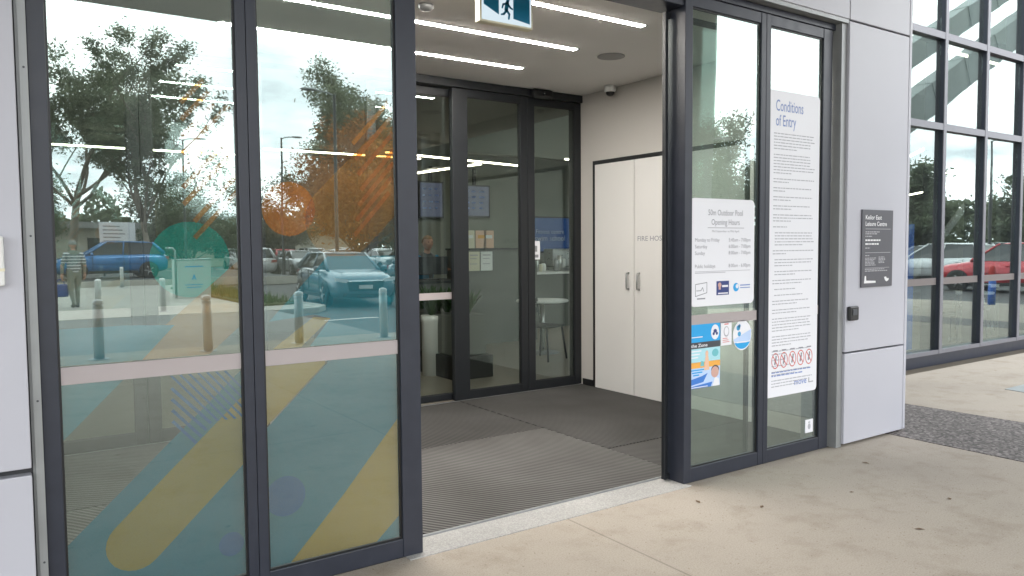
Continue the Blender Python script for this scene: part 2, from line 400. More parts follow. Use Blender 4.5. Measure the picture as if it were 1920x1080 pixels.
def capsule(a, b, r, n=12):
    an = math.atan2(b[1] - a[1], b[0] - a[0]); out = []
    for i in range(n + 1): t = an + math.pi / 2 + math.pi * i / n; out.append((a[0] + r * math.cos(t), a[1] + r * math.sin(t)))
    for i in range(n + 1): t = an - math.pi / 2 + math.pi * i / n; out.append((b[0] + r * math.cos(t), b[1] + r * math.sin(t)))
    return out
def circle(c, r, n=36): return [(c[0] + r * math.cos(2 * math.pi * k / n), c[1] + r * math.sin(2 * math.pi * k / n)) for k in range(n)]
def rrect(x0, z0, x1, z1, r, n=6):
    out = []
    for cx, cz, a in ((x1 - r, z0 + r, -90), (x1 - r, z1 - r, 0), (x0 + r, z1 - r, 90), (x0 + r, z0 + r, 180)):
        for i in range(n + 1): t = R(a + 90 * i / n); out.append((cx + r * math.cos(t), cz + r * math.sin(t)))
    return out
XU, ZU = (1, 0, 0), (0, 0, 1)

# ------------------------------------------------------------------ setting: ground
def slab(name, pts, z0, z1, m): return tag(MB().prism(pts, z0, z1, plane='xy').build(name, m), kind='structure')
slab('ground', [(-400, -500), (500, -500), (500, 400), (-400, 400)], -.6, -.22, M['earth'])
slab('car_park', [(-70, -62), (110, -62), (110, 40), (-70, 40)], -.21, -.12, M['asphalt'])
slab('pavement', [(-40, -5.75), (13, -5.75), (20.5, -3.5), (20.5, 4.6), (6.0, 4.6), (6.0, 3.3), (-40, 3.3)], -.13, 0, M['concrete'])
slab('pavement_crossing', [(-40, -11.9), (5.65, -11.9), (5.65, -5.756), (-40, -5.756)], -.13, -.006, M['crossing'])
slab('far_pavement', [(-40, -27.5), (6.9, -27.5), (6.9, -12.3), (5.65, -11.906), (-40, -11.906)], -.13, .0, M['farpave'])
slab('parking_bay', [(-40, -45), (11.5, -45), (11.5, -27.52), (-40, -27.52)], -.13, .24, M['asphalt'])
slab('kerb', [(-40, -27.518), (11.5, -27.518), (11.5, -27.30), (-40, -27.30)], -.1, .235, M['kerbm'])
slab('kerb', [(5.66, -11.6), (6.7, -11.6), (7.1, -12.2), (7.1, -27.5), (6.905, -27.5), (6.905, -12.31), (6.6, -11.9), (5.66, -11.9)], -.125, .012, M['kerbm'])
bed = slab('garden_bed', [(5.6, -24), (6.85, -24), (6.85, -13.2), (5.6, -13.2)], .0, .05, M['earth'])
ag = []
for i in range(9): y = 3.9 - i * .75; ag.append((5.80 - .012 * i * i * 0.35, y))
ag2 = [(7.02 + (.02 * i), 3.9 - i * .75) for i in range(9)]
slab('aggregate_strip', ag + ag2[::-1], -.01, .004, M['aggregate'])
slab('aggregate_strip', [(14.6, -2.5), (15.8, -2.5), (15.8, 4.4), (14.6, 4.4)], -.01, .004, M['aggregate'])
slab('tactile_tile', [(8.47, 3.34), (9.0, 3.34), (9.0, 3.56), (8.52, 3.56)], -.01, .005, M['galv'])
for x in (8.5, 11.2, 13.9, 16.6, 19.3, 22, 24.7, 27.4):
    slab('parking_line', [(x, -41), (x + .1, -41), (x + .1, -35.6), (x, -35.6)], -.119, -.115 if x > 11.5 else .243, M['line'])
slab('road_line', [(5.66, -9.6), (7.4, -9.75), (7.4, -9.62), (5.66, -9.47)], -.119, -.114, M['line'])
slab('road_line', [(5.75, -5.95), (20, -5.95), (20, -5.83), (5.75, -5.83)], -.119, -.114, M['line'])
# grass tufts in the bed
g = MB()
for i in range(1500):
    x, y = random.uniform(5.65, 6.8), random.uniform(-23.9, -13.3); a = random.uniform(0, 6.28); h = random.uniform(.08, .3); w = .015
    dx, dy = math.cos(a) * w, math.sin(a) * w; tx, ty = random.uniform(-.1, .1), random.uniform(-.1, .1)
    g.add([(x - dx, y - dy, .05), (x + dx, y + dy, .05), (x + tx, y + ty, .05 + h)], [(0, 1, 2)])
tag(g.build('grass', M['grass']), 'green grass growing in the kerbed garden bed', 'grass', kind='stuff')

# ------------------------------------------------------------------ building shell
Yp, Yf = 3.225, 3.29       # cladding face, door frame face
bl = thing('leisure_centre', 'low leisure centre building clad in silver panels with a recessed glazed entrance', 'building', (0, 3.3, 0))
bl.location = (0, 0, 0)
def part(name, mb, m, parent=bl): return mb.build(name, m, parent)
# left cladding
part('cladding_panel', B(-2.2, Yp, .715, .106, Yp + .05, 4.4, bev=.004), M['panel'])
part('cladding_panel', B(-2.2, Yp, .02, .106, Yp + .05, .69, bev=.004), M['panel'])
part('cladding_panel', B(-5.0, Yp, .02, -2.22, Yp + .05, 4.4, bev=.004), M['panel'])
part('backing_wall', B(-5.0, Yp + .06, 0, .112, 6.4, 4.4), M['gap'])
part('jamb', B(.120, Yp + .035, 0, .146, Yf + .12, 3.03).box(.112, Yp + .05, 0, .12, Yf + .1, 3.03), M['panel_grey'])
for z in (.35, .95, 1.55, 2.15, 2.75): part('screw', MB().disc((.134, z), .004, Yp + .0335, Yp + .0348, n=10), M['charprint'])
# fascia over the doors
xs = [.11, 1.62, 3.38, 5.155, 6.0]
for i in range(3):
    part('cladding_panel', B(xs[i] + (.004 if i else -.002), Yp, 3.10, xs[i + 1] - .004, Yp + .05, 4.4, bev=.004), M['panel'])
part('cladding_panel', B(5.159, Yp, 3.10, 5.955, Yp + .05, 4.4, bev=.004), M['panel'])
part('fascia_soffit', B(.11, Yp + .004, 3.07, 5.15, Yf + .2, 3.097), M['panel_grey'])
part('backing_wall', B(.12, Yp + .06, 3.10, 5.95, Yp + .16, 4.4), M['gap'])
# column box right of the doors
part('cladding_panel', B(5.155, Yp, .703, 5.955, Yp + .05, 3.088, bev=.004), M['panel'])
part('cladding_panel', B(5.155, Yp, .022, 5.955, Yp + .05, .690, bev=.004), M['panel'])
part('corner_trim', B(5.965, Yp + .002, .022, 6.0, Yp + .1, 4.4, bev=.003), M['panel'])
part('column_core', B(5.305, Yf + .2, 0, 5.99, 6.4, 3.09).box(5.17, Yp + .06, 0, 5.99, Yf + .19, 3.09), M['gap'])
part('side_cladding', B(5.992, Yp + .11, .02, 6.02, 4.72, 4.4), M['panel'])
part('reveal', B(5.09, Yp + .02, .0, 5.153, Yf + .25, 3.068), M['panel_grey'])
# canopy, raised and deepened to shade the near pavement
part('canopy', B(-9, -4.5, 4.6, 7.95, Yp - .01, 4.95, bev=.01), M['soffit'])
part('roof', B(-5, Yp + .02, 4.41, 6.0, 13.9, 4.6), M['roofgrey'])
# vestibule
CZ = 3.08; Yi = 6.36
part('vestibule_ceiling', B(.06, Yf + .2, CZ, 5.26, Yi + .3, CZ + .05), M['ceil'])
part('vestibule_wall', B(5.26, 3.46, 0, 5.30, Yi + .05, CZ), M['white'])
part('vestibule_wall', B(.02, 3.46, 0, .06, Yi + .05, CZ), M['white'])
part('skirting', B(5.246, 6.165, .007, 5.258, 6.33, .075), M['black'])
part('door_frame', MB().box(5.248, 6.118, 0, 5.259, 6.16, 2.345).box(5.248, 4.05, 2.335, 5.259, 6.16, 2.375), M['black'])
for y0, y1, hy in ((5.53, 6.112, 5.60), (4.94, 5.522, 5.45)):
    d = part('cupboard_door', B(5.236, y0, .012, 5.258, y1, 2.332, bev=.002), M['doorwhite'])
    part('handle', MB().tube([(5.236, hy, 1.065), (5.205, hy, 1.068), (5.200, hy, 1.085), (5.200, hy, 1.205), (5.205, hy, 1.222), (5.236, hy, 1.225)], .0085, 10), M['steel'], d)
part('cupboard_door', B(5.236, 4.06, .012, 5.258, 4.932, 2.332, bev=.002), M['doorwhite'])
part('lettering', MB().text('FIRE HOSE REEL', (5.234, 5.475, 1.54), (0, -1, 0), ZU, height=.047, width=.56, bold=.004), M['ink'])
# hall behind
tag(MB().prism([(-6, 6.42), (5.3, 6.42), (6.05, 4.86), (26, 4.86), (26, 13.6), (-6, 13.6)], -.1, .002, plane='xy').build('hall_floor', M['hallfloor']), kind='structure')
tag(MB().prism([(.06, 3.46), (5.26, 3.46), (5.26, 6.42), (.06, 6.42)], -.1, .001, plane='xy').build('vestibule_floor', M['gap']), kind='structure')
part('hall_wall', B(-6, 13.5, 0, 26, 13.7, 4.4), M['hallwall'])
part('hall_wall', B(-6.1, 6.4, 0, -6, 13.7, 4.4), M['hallwall'])
part('hall_wall', B(26, 4.8, 0, 26.1, 13.7, 6.2), M['hallwall'])
part('hall_ceiling', B(-6, 6.45, 3.12, 6.05, 13.5, 3.2), M['hallceil'])
part('hall_ceiling', B(6.051, 5.1, 5.2, 26, 13.5, 5.3), M['hallceil'])
part('bulkhead', B(6.052, 10.2, 2.95, 26, 10.4, 5.19), M['hallwall'])
part('end_wall', B(18.06, 4.76, 0, 26.1, 5.05, 6.15), M['panel'])
part('hall_wall', B(6.3, 12.3, 0, 25.9, 12.4, 2.94), M['hallwall'])
part('upper_roof', B(6.02, 4.72, 6.2, 26.1, 13.7, 6.4), M['roofgrey'])

# entrance threshold and mat
tag(MB().box(1.62, 3.245, -.01, 3.56, 3.46, .005).build('threshold_strip', M['terrazzo']), kind='structure')
mt = thing('entrance_mat', 'dark ribbed entrance mat filling the floor between the two sets of doors', 'mat', (2.6, 4.9, 0))
seams = [.08, 1.82, 3.71, 5.24]; ys = [3.475, 4.2, 4.93, 5.65, 6.34]
for i in range(3):
    yy = [3.475, 4.98, 6.34] if i < 2 else [3.475, 4.19, 6.34]
    for j in range(2):
        MB().box(seams[i] + .004 - 2.6, yy[j] + .004 - 4.9, 0, seams[i + 1] - .004 - 2.6, yy[j + 1] - .004 - 4.9, .010 + .002 * ((i + j) % 2)).build('mat_module', M[('matting', 'matting3', 'matting', 'matting2', 'matting3', 'matting2')[i * 2 + j]], mt)

MB().box(1.72 - 2.6, 3.461 - 4.9, -.004, 3.54 - 2.6, 3.474 - 4.9, .014).build('edge_trim', M['galv'], mt)
MB().box(.08 - 2.6, 6.342 - 4.9, -.004, 5.24 - 2.6, 6.355 - 4.9, .012).build('edge_trim', M['galv'], mt)
# ------------------------------------------------------------------ glazed doors
def door_leaf(label, x0, x1, y, z0, z1, st=.058, bot=.09, top=.07, d=.055, fm='frame', gl=('glass', 'glassb'), band=True, films=None, name='glazed_door', group='glazed door leaves of the entrance', deepL=0, deepR=0, sl=None, sr=None):
    t = thing(name, label, 'door', ((x0 + x1) / 2, y, z0), 0, group)
    ox, oy, oz = (x0 + x1) / 2, y, z0
    sl = st if sl is None else sl; sr = st if sr is None else sr
    def bx(name, a0, b0, c0, a1, b1, c1, m, bev=.003, par=t): return MB().box(a0 - ox, b0 - oy, c0 - oz, a1 - ox, b1 - oy, c1 - oz, bev=bev).build(name, m, par)
    bx('stile', x0, y, z0, x0 + sl, y + (deepL or d), z1, M[fm]); bx('stile', x1 - sr, y, z0, x1, y + (deepR or d), z1, M[fm])
    gx0, gx1 = x0 + sl, x1 - sr
    bx('rail', gx0, y + .003, z0, gx1, y + d - .002, z0 + bot, M[fm]); bx('rail', gx0, y + .003, z1 - top, gx1, y + d - .002, z1, M[fm])
    b = MB().box(gx0 - ox, .02, bot, gx1 - ox, .034, z1 - top - z0); b.m = [1, 1, 0, 1, 1, 1]
    p = b.build('pane', [M[gl[0]], M[gl[1]]], t)
    # rubber gasket round the glass
    q = MB()
    for a in ((gx0, z0 + bot, gx0 + .008, z1 - top), (gx1 - .008, z0 + bot, gx1, z1 - top), (gx0 + .008, z0 + bot, gx1 - .008, z0 + bot + .008), (gx0 + .008, z1 - top - .008, gx1 - .008, z1 - top)):
        q.box(a[0] - ox, .012, a[1] - oz, a[2] - ox, .0195, a[3] - oz)
    q.build('gasket', M['black'], t)
    if band: MB().box(gx0 - ox + .001, .0145, .992 - oz, gx1 - ox - .001, .0188, 1.058 - oz).build('frosted_band', M['frost'], p)
    if films:
        mats, polys = films; fb = MB()
        for k, (mi, pl) in enumerate(polys):
            for zz0, zz1 in ((z0 + bot, .992), (1.058, z1 - top)) if band else ((z0 + bot, z1 - top),):
                c = clip(pl, gx0 + .002, gx1 - .002, zz0 + .001, zz1 - .001)
                if len(c) > 2:
                    c = [(a - ox, b_ - oz) for a, b_ in c]
                    fb.prism(c, .0350 + .0006 * (len(polys) - k), .0352 + .0006 * (len(polys) - k), mi)
        fb.build('film', mats, p)
    return t
f1 = []
f1 += [(0, [(.1, .26), (.9, 1.0), (.9, .0), (.1, 0)]), (2, capsule((.45, .32), (1.4, 1.205), .107)), (4, circle((.82, .235), .052)),
       (1, circle((.69, 1.455), .155)), (3, clip(capsule((.34, .84), (1.1, 1.50), .105), 0, 2, 1.055, 3)),
       (5, [(.1, .66), (.46, 1.02), (.62, 1.19), (.45, 1.2), (.1, 1.2)])]
for i in range(7): x = .595 + .035 * i; f1.append((4, [(x, .985 - .0 * i), (x + .012, .985), (x + .19, .775), (x + .178, .775)]))
for i in range(4): z = .93 - .045 * i; f1.append((4, [(.595, z), (.605, z + .008), (.605 + .15 - .02 * i, z + .008 - .165 + .02 * i), (.595 + .15 - .02 * i, z - .165 + .02 * i)]))
for i in range(9):
    z = 1.55 + .068 * i; l = .19 if i < 6 else .13 - .02 * (i - 6); x0_ = .66 + (.04 if i < 2 else 0)
    f1.append((7, [(x0_, z), (x0_ + .014, z - .014), (x0_ + l + .014, z + l * 1.12 - .014), (x0_ + l, z + l * 1.12)]))
f2 = [(0, [(.9, .64), (1.26, .975), (1.26, 1.0), (1.7, 1.0), (1.7, .78), (1.33, .36), (1.0, .02), (.9, .0)]), (2, [(.9, .65), (1.25, .975), (1.25, 1.0), (.9, 1.0)]),
      (2, [(1.0, .02), (1.33, .36), (1.7, .78), (1.7, .27), (1.4, .02)]), (0, [(1.4, .02), (1.7, .28), (1.7, .02)]), (4, circle((1.055, .40), .09)),
      (6, circle((1.10, 1.67), .118)), (8, capsule((1.34, 1.62), (1.62, 1.90), .17)), (2, [(1.0, 1.05), (1.13, 1.05), (1.28, 1.18), (1.2, 1.19)]),
      (5, [(1.0, 1.18), (1.27, 1.46), (1.7, 1.46), (1.7, 1.0), (1.13, 1.0), (1.28, 1.18), (1.2, 1.20)])]
for i in range(7):
    z = 1.56 + .07 * i; x0_ = 1.43 - .012 * abs(i - 3)
    f2.append((7, [(x0_, z), (x0_ + .014, z - .014), (x0_ + .194, z + .19), (x0_ + .18, z + .205)]))
FM = [M['f_blue'], M['f_teal'], M['f_olive'], M['f_tan'], M['f_dark'], M['f_softblue'], M['f_orange'], M['f_hatch'], M['f_softtan']]
door_leaf('dark framed glass door with the teal circle film, beside the left cladding panel', .147, .921, Yf, .004, 3.02, films=(FM, f1), sr=.042)
door_leaf('dark framed glass door with the orange circle film, left edge of the open doorway', .923, 1.712, Yf, .004, 3.02, films=(FM, f2), sl=.042, sr=.105)
door_leaf('dark framed glass door carrying the opening hours sign and poster', 3.54, 4.308, Yf, .004, 3.02, deepL=.165, sl=.066, sr=.050)
door_leaf('dark framed glass door carrying the tall conditions sign', 4.31, 5.05, Yf, .004, 3.02, sl=.048, sr=.105)
door_leaf('slim glass leaf slid open behind the right door jamb', 3.49, 4.30, Yf + .115, .012, 2.93, st=.022, bot=.03, top=.03, d=.03, fm='frame_in', gl=('glass_in', 'glassb'), band=False)
hd = part('door_header', B(.147, Yf, 3.024, 5.085, Yf + .2, 3.066, bev=.003), M['frame'])
part('door_header', B(1.715, Yf + .012, 2.945, 3.537, Yf + .2, 3.02, bev=.003), M['frame'])
# inner doors
door_leaf('black framed inner glass door next to the white cupboard wall', 4.56, 5.255, Yi, .012, 3.0, st=.085, bot=.09, top=.07, fm='frame_in', gl=('glass_in', 'glassb'), band=False, group='inner doors of the vestibule', deepR=.1)
door_leaf('black framed inner glass door in front of the reception bench', 3.685, 4.555, Yi, .012, 3.0, st=.085, bot=.08, top=.07, fm='frame_in', gl=('glass_in', 'glassb'), band=False, group='inner doors of the vestibule', sl=.165)
door_leaf('black framed inner sliding leaf half across the hall opening', 2.85, 3.81, Yi + .08, .012, 3.0, st=.085, bot=.06, top=.07, fm='frame_in', gl=('glass_in', 'glassb'), group='inner doors of the vestibule')
door_leaf('black framed inner glass door behind the orange circle film', .98, 1.9, Yi, .012, 3.0, st=.085, bot=.09, top=.07, fm='frame_in', gl=('glass_in', 'glassb'), group='inner doors of the vestibule')
door_leaf('black framed inner glass door behind the teal circle film', .065, .975, Yi, .012, 3.0, st=.085, bot=.09, top=.07, fm='frame_in', gl=('glass_in', 'glassb'), group='inner doors of the vestibule')
part('inner_header', B(.062, Yi - .03, 3.004, 5.258, Yi + .16, 3.078, bev=.003), M['frame_in'])

# ------------------------------------------------------------------ fittings in the vestibule
for y, x0, x1, lb in ((4.10, 1.40, 3.97, 'thin recessed strip light nearest the outer doors'), (4.88, 1.40, 3.98, 'thin recessed strip light in the middle of the vestibule ceiling'), (5.65, 1.40, 3.99, 'thin recessed strip light nearest the inner doors')):
    t = thing('ceiling_light', lb, 'ceiling light', ((x0 + x1) / 2, y, CZ), 0, 'strip lights in the vestibule ceiling'); h = (x1 - x0) / 2
    B(-h, -.024, -.006, h, .024, -.001).build('diffuser', M['led'], t)
    MB().box(-h - .02, -.034, -.004, -h - .001, .034, -.001).box(h + .001, -.034, -.004, h + .02, .034, -.001).box(-h, -.034, -.004, h, -.0245, -.001).box(-h, .0245, -.004, h, .034, -.001).build('trim', M['panel_grey'], t)
t = thing('ceiling_speaker', 'round grey speaker grille set flush in the white ceiling', 'speaker', (4.37, 4.89, CZ))
MB().lathe([(.115, -.001), (.115, -.008), (.10, -.012), (.02, -.014)], n=32).build('grille', mat('speaker_grille', (.30, .29, .28), .6, 0, .4, .2, 200), t)
t = thing('security_camera', 'small white dome security camera with dark lens bubble on the ceiling', 'security camera', (5.17, 5.80, CZ))
MB().lathe([(.058, -.001), (.06, -.05), (.052, -.062)], n=24).build('housing', M['plastic'], t); MB().ball((0, 0, -.062), .046, sz=.9).build('dome', M['black'], t)
t = thing('smoke_detector', 'small round smoke detector on the ceiling behind the door frame', 'smoke detector', (2.43, 4.52, CZ))
MB().lathe([(.05, -.001), (.05, -.02), (.035, -.035), (.01, -.04)], n=20).build('body', M['galv'], t)
t = thing('door_sensor', 'black curved motion sensor above the inner doors', 'sensor', (4.70, Yi - .10, 3.03))
MB().box(-.13, .0, -.05, .13, .069, .048, bev=.03).build('housing', M['black'], t)
MB().ball((0, -.004, .0), .018).build('lens', M['carglass'], t)
# exit sign
t = thing('exit_sign', 'illuminated exit sign with running man hanging from the vestibule ceiling', 'exit sign', (2.615, 3.85, 2.815))
MB().box(-.19, 0, 0, .19, .055, .19, bev=.004).box(-.05, .02, .19, .05, .04, CZ - 2.816).build('casing', M['cream'], t)
e = MB()
e.prism([(-.165, .10), (-.06, .055), (-.06, .178), (-.165, .178)], -.004, -.001, 1).prism([(.045, .045), (.165, .03), (.165, .178), (.045, .178)], -.004, -.001, 1)  # slanted bottoms leave a white band, glare drawn into the print
e.prism([(-.178, .012), (.178, .012), (.178, .182), (-.178, .182)], -.0008, .0, 0)
a = -.003
e.disc((.004, .148), .012, -.006, a, 1)
for p, q, r in (((0, .13), (-.008, .09), .013), ((.0, .128), (-.030, .118), .006), ((-.030, .118), (-.036, .098), .005), ((.004, .125), (.022, .105), .006), ((.022, .105), (.036, .1), .005), ((-.004, .088), (-.026, .062), .007), ((-.026, .062), (-.042, .058), .005), ((-.006, .088), (.014, .066), .007), ((.014, .066), (.010, .04), .006)):
    e.prism(capsule(p, q, r, 5), -.006, a, 1)
e.build('pictogram', [emit('exit_panel', (.75, .88, .95), .75), M['exitblue']], t)

# ------------------------------------------------------------------ things on the facade
Ys = Yf + .0200  # outer glass face
t = thing('opening_hours_sign', 'white opening hours sign with rounded corners fixed to the glass door', 'sign', (3.91, Ys, 1.11))
MB().prism(rrect(-.305, 0, .305, .68, .035), -.0085, -.003).build('board', M['signwhite'], t)
yl = -.0092
s = MB()
def tl(mb, st, x, z, h, mi, al='l', w=None, bold=.0): mb.text(st, (x, yl, z), XU, ZU, height=h, width=w, mi=mi, align=al, bold=bold)
tl(s, '50m Outdoor Pool', 0.02, .575, .036, 0, 'c', .33); tl(s, 'Opening Hours', 0.02, .515, .036, 0, 'c', .27)
s.box(-.15, yl, .494, .20, yl + .0005, .497, 0)
tl(s, 'Mid September to Mid April', 0.02, .468, .013, 0, 'c', .26)
for i, (a_, b_) in enumerate((('Monday to Friday', '5:45am - 7:00pm'), ('Saturday', '6:00am - 7:00pm'), ('Sunday', '8:00am - 7:00pm'), (None, None), ('Public holidays', '8:00am - 6:00pm'))):
    if a_:
        z = .408 - .0415 * i; tl(s, a_, -.265, z, .0225, 0, 'l'); tl(s, b_, .265, z, .0225, 0, 'r')
s.box(-.265, yl, .218, .265, yl + .0005, .221, 1); s.box(-.265, yl, .209, .02, yl + .0005, .213, 1)
s.build('lettering', [M['ink'], M['inkl']], t)
l = MB()
for a_, b_ in (((-.26, .065), (-.155, .085)), ((-.155, .085), (-.155, .15)), ((-.155, .15), (-.26, .14)), ((-.26, .14), (-.26, .065)), ((-.25, .10), (-.21, .10)), ((-.21, .10), (-.195, .12)), ((-.195, .12), (-.185, .095))):
    l.prism(capsule(a_, b_, .0022, 3), yl, yl + .0004, 1)
l.box(-.245, yl, .045, -.17, yl + .0005, .053, 1)
lm = [M['signwhite'], M['ink'], M['navy'], M['pink'], M['cyan'], M['inkblue']]; l.build('card_logo', lm, t); l = MB()
l.box(-.065, yl, .065, .055, yl + .0005, .155, 2); l.disc((-.035, .13), .016, yl - .0008, yl - .0002, 3); l.box(-.045, yl - .0008, .10, -.025, yl - .0002, .12, 3)
l.box(-.012, yl - .0008, .115, .045, yl - .0002, .128, 0); l.box(-.05, yl - .0008, .072, .045, yl - .0002, .080, 0)
l.build('navy_logo', lm, t); l = MB()
l.disc((.125, .11), .028, yl, yl + .0005, 4); l.disc((.135, .116), .014, yl - .0008, yl - .0002, 0)
l.box(.165, yl, .118, .265, yl + .0005, .126, 5); l.box(.165, yl, .102, .265, yl + .0005, .108, 5)
l.build('round_logo', lm, t)

t = thing('conditions_sign', 'tall white conditions of entry sign with dense text and red prohibition circles', 'sign', (4.635, Ys, .445))
MB().prism(rrect(-.29, 0, .29, 2.09, .03), -.0085, -.003).build('board', M['signwhite'], t)
s = MB(); tl(s, 'Conditions', -.205, 1.955, .075, 0, 'l', .30, .004); tl(s, 'of Entry', -.205, 1.855, .075, 0, 'l', .22, .004)
s.build('heading', M['inkblue'], t); s = MB()
random.seed(3)
z = 1.80
for lines, ind in ((6, 0), (7, 0), (2, 0), (2, 0), (2, 0), (2, 0), (3, 0), (1, 0), (5, 1), (2, 0), (3, 1), (2, 1), (2, 0), (1, 1), (1, 1), (2, 0), (2, 0), (5, 0), (4, 0), (2, 0), (1, 0), (1, 0), (2, 0), (3, 0)):
    x0 = -.225 + .02 * ind
    for k in range(lines):
        x = x0; end = .235 - random.uniform(0, .06) if k < lines - 1 else random.uniform(-.1, .12)
        while x < end:
            w = random.uniform(.012, .05); s.box(x, yl, z, min(x + w, end), yl + .0004, z + .0062, 1); x += w + .007
        z -= .0205
    z -= .020
s.build('body_text', [M['inkblue'], M['inkl']], t); s = MB()
tl(s, 'move', .03, .062, .042, 2, 'l', .14, .012)
s.box(.195, yl, .062, .203, yl + .0005, .098, 3); s.box(.205, yl, .062, .25, yl + .0005, .070, 1)
s.build('logo', [M['inkblue'], M['inkl'], M['inkblue'], M['ink'], M['inkblue']], t); s = MB()
for zz, w in ((.165, .44), (.142, .32)):
    x = -.225
    while x < -.225 + w: q = random.uniform(.014, .05); s.box(x, yl, zz, x + q, yl + .0004, zz + .009, 4); x += q + .008
s.build('footer_text', [M['inkblue'], M['inkl'], M['inkblue'], M['ink'], M['inkblue']], t)
for i in range(5):
    s = MB(); cx, cz = -.185 + .095 * i, .25; n = 24
    for k in range(n):
        a0, a1 = 2 * math.pi * k / n, 2 * math.pi * (k + 1) / n
        s.prism([(cx + .042 * math.cos(a0), cz + .055 * math.sin(a0)), (cx + .042 * math.cos(a1), cz + .055 * math.sin(a1)), (cx + .036 * math.cos(a1), cz + .048 * math.sin(a1)), (cx + .036 * math.cos(a0), cz + .048 * math.sin(a0))], yl, yl + .0004, 0)
    s.prism(capsule((cx - .026, cz + .035), (cx + .026, cz - .035), .0035, 3), yl - .0004, yl, 0)
    s.prism(capsule((cx - .004, cz - .02), (cx + .006, cz + .015), .008, 5), yl - .0001, yl + .0004, 1); s.disc((cx + .008, cz + .028), .008, yl - .0001, yl + .0004, 1)
    s.box(cx - .025, yl, cz + .066, cx + .025, yl + .0004, cz + .075, 1)
    s.build('pictogram', [M['inkred'], M['ink']], t)

t = thing('pool_poster', 'blue and orange pool poster stuck low on the glass door', 'poster', (3.74, Ys, .592))
MB().box(-.147, -.006, 0, .147, -.003, .405).build('sheet', M['paleblue'], t)
s = MB(); y0, y1 = -.0066, -.0061
s.box(-.147, y0, .292, .147, y1, .405, 0); s.box(-.147, y0 - .0004, .333, .05, y0, .388, 8); s.box(-.147, y0, .252, .147, y1, .292, 1); s.box(-.147, y0, .165, .147, y1, .252, 2)
s.box(-.147, y0, .128, .147, y1, .166, 3); s.disc((.097, .348), .038, y0 - .0008, y0 - .0002, 7, rz=.048)
s.disc((.097, .355), .016, y0 - .0014, y0 - .0009, 9, rz=.012); s.disc((.083, .338), .01, y0 - .0014, y0 - .0009, 9); s.disc((.113, .338), .01, y0 - .0014, y0 - .0009, 9)
s.prism([(-.005, .11), (.045, .11), (.035, .195), (.022, .22), (.008, .195)], y0 - .0008, y0 - .0002, 4); s.disc((.02, .215), .014, y0 - .001, y0 - .0008, 4, rz=.02)
s.prism([(-.04, .138), (-.005, .138), (-.005, .165), (-.03, .172)], y0 - .0008, y0 - .0002, 10)
s.disc((.10, .215), .03, y0 - .0008, y0 - .0002, 10, rz=.025)
s.prism([(-.147, .02), (-.01, .035), (.03, .09), (-.02, .075), (-.147, .055)], y0, y1, 6)
s.prism([(-.147, .0), (.06, .0), (.075, .03), (-.147, .012)], y0 - .0003, y0, 6)
s.disc((.098, .09), .036, y0 - .0008, y0 - .0002, 5); s.disc((.10, .105), .037, y0 - .0006, y0 - .0001, 1, rz=.03); s.prism([(.075, .0), (.142, .0), (.135, .045), (.10, .06)], y0 - .0005, y0, 7)
s.box(-.12, y0 - .0012, .322, -.02, y0 - .0008, .328, 7)
for i in range(3): s.box(-.125 + .01 * i, y0 - .0006, .112 - .016 * i, .01 - .03 * i, y0 - .0002, .120 - .016 * i, 8)
for i in range(3): s.box(-.125, y0 - .0006, .232 - .02 * i, -.03 - .015 * i, y0 - .0002, .240 - .02 * i, 7)
s.box(-.135, y0 - .001, .004, .03, y0 - .0006, .009, 7)
s.text('the Zone', (-.125, y0 - .0012, .262), XU, ZU, width=.15, height=.02, mi=7, bold=.02)
s.build('print', [M['cyan'], M['charprint'], M['palecyan'], M['orange'], M['peach'], M['pink'], M['blueprint'], M['signwhite'], M['cyan'], M['navy'], mat('teal_print', (.16, .50, .55), .5)], t)

t = thing('oval_sticker', 'oval white and cyan sticker on the glass door', 'sticker', (4.105, Ys, .80))
MB().disc((0, .1), .092, -.0055, -.003, rz=.10, n=40).build('sheet', M['signwhite'], t)
s = MB(); s.prism(clip(circle((0, .1), .0915, 40), -.2, .2, 0, .052), -.0062, -.0057, 0)
s.prism([(-.088, .075), (.09, .135), (.085, .07), (.07, .058), (-.07, .056)], -.0061, -.0057, 1); s.disc((-.04, .15), .018, -.0062, -.0057, 2); s.disc((-.03, .11), .016, -.0062, -.0057, 2); s.disc((-.03, .162), .012, -.0062, -.0057, 2)
s.box(-.055, -.007, .05, .05, -.0064, .058, 3)
s.build('print', [M['cyan'], M['paleblue'], mat('mid_blue_print', (.05, .33, .6), .5), M['signwhite']], t)
t = thing('paper_notice', 'small white paper notice between the poster and the oval sticker', 'notice', (3.947, Ys, .845))
MB().box(-.052, -.0055, 0, .052, -.003, .155).build('sheet', M['signwhite'], t)
s = MB(); s.disc((0, .09), .026, -.0062, -.0057, 0, rz=.034); s.disc((0, .092), .02, -.0068, -.0063, 1, rz=.027); s.box(-.02, -.0062, .135, .02, -.0057, .142, 2)
for i in range(3): s.box(-.035, -.0062, .02 + .012 * i, .03 - .01 * i, -.0057, .024 + .012 * i, 2)
s.build('print', [M['inkl'], M['signwhite'], M['inkred']], t)
t = thing('corner_sticker', 'small white sticker at the bottom corner of the conditions door', 'sticker', (4.85, Ys, .14))
MB().box(-.045, -.0055, 0, .045, -.003, .095).build('sheet', M['signwhite'], t)
MB().disc((0, .045), .016, -.0062, -.0057, 0, rz=.022).box(-.012, -.0062, .07, .012, -.0057, .08, 0).build('print', [M['inkl']], t)

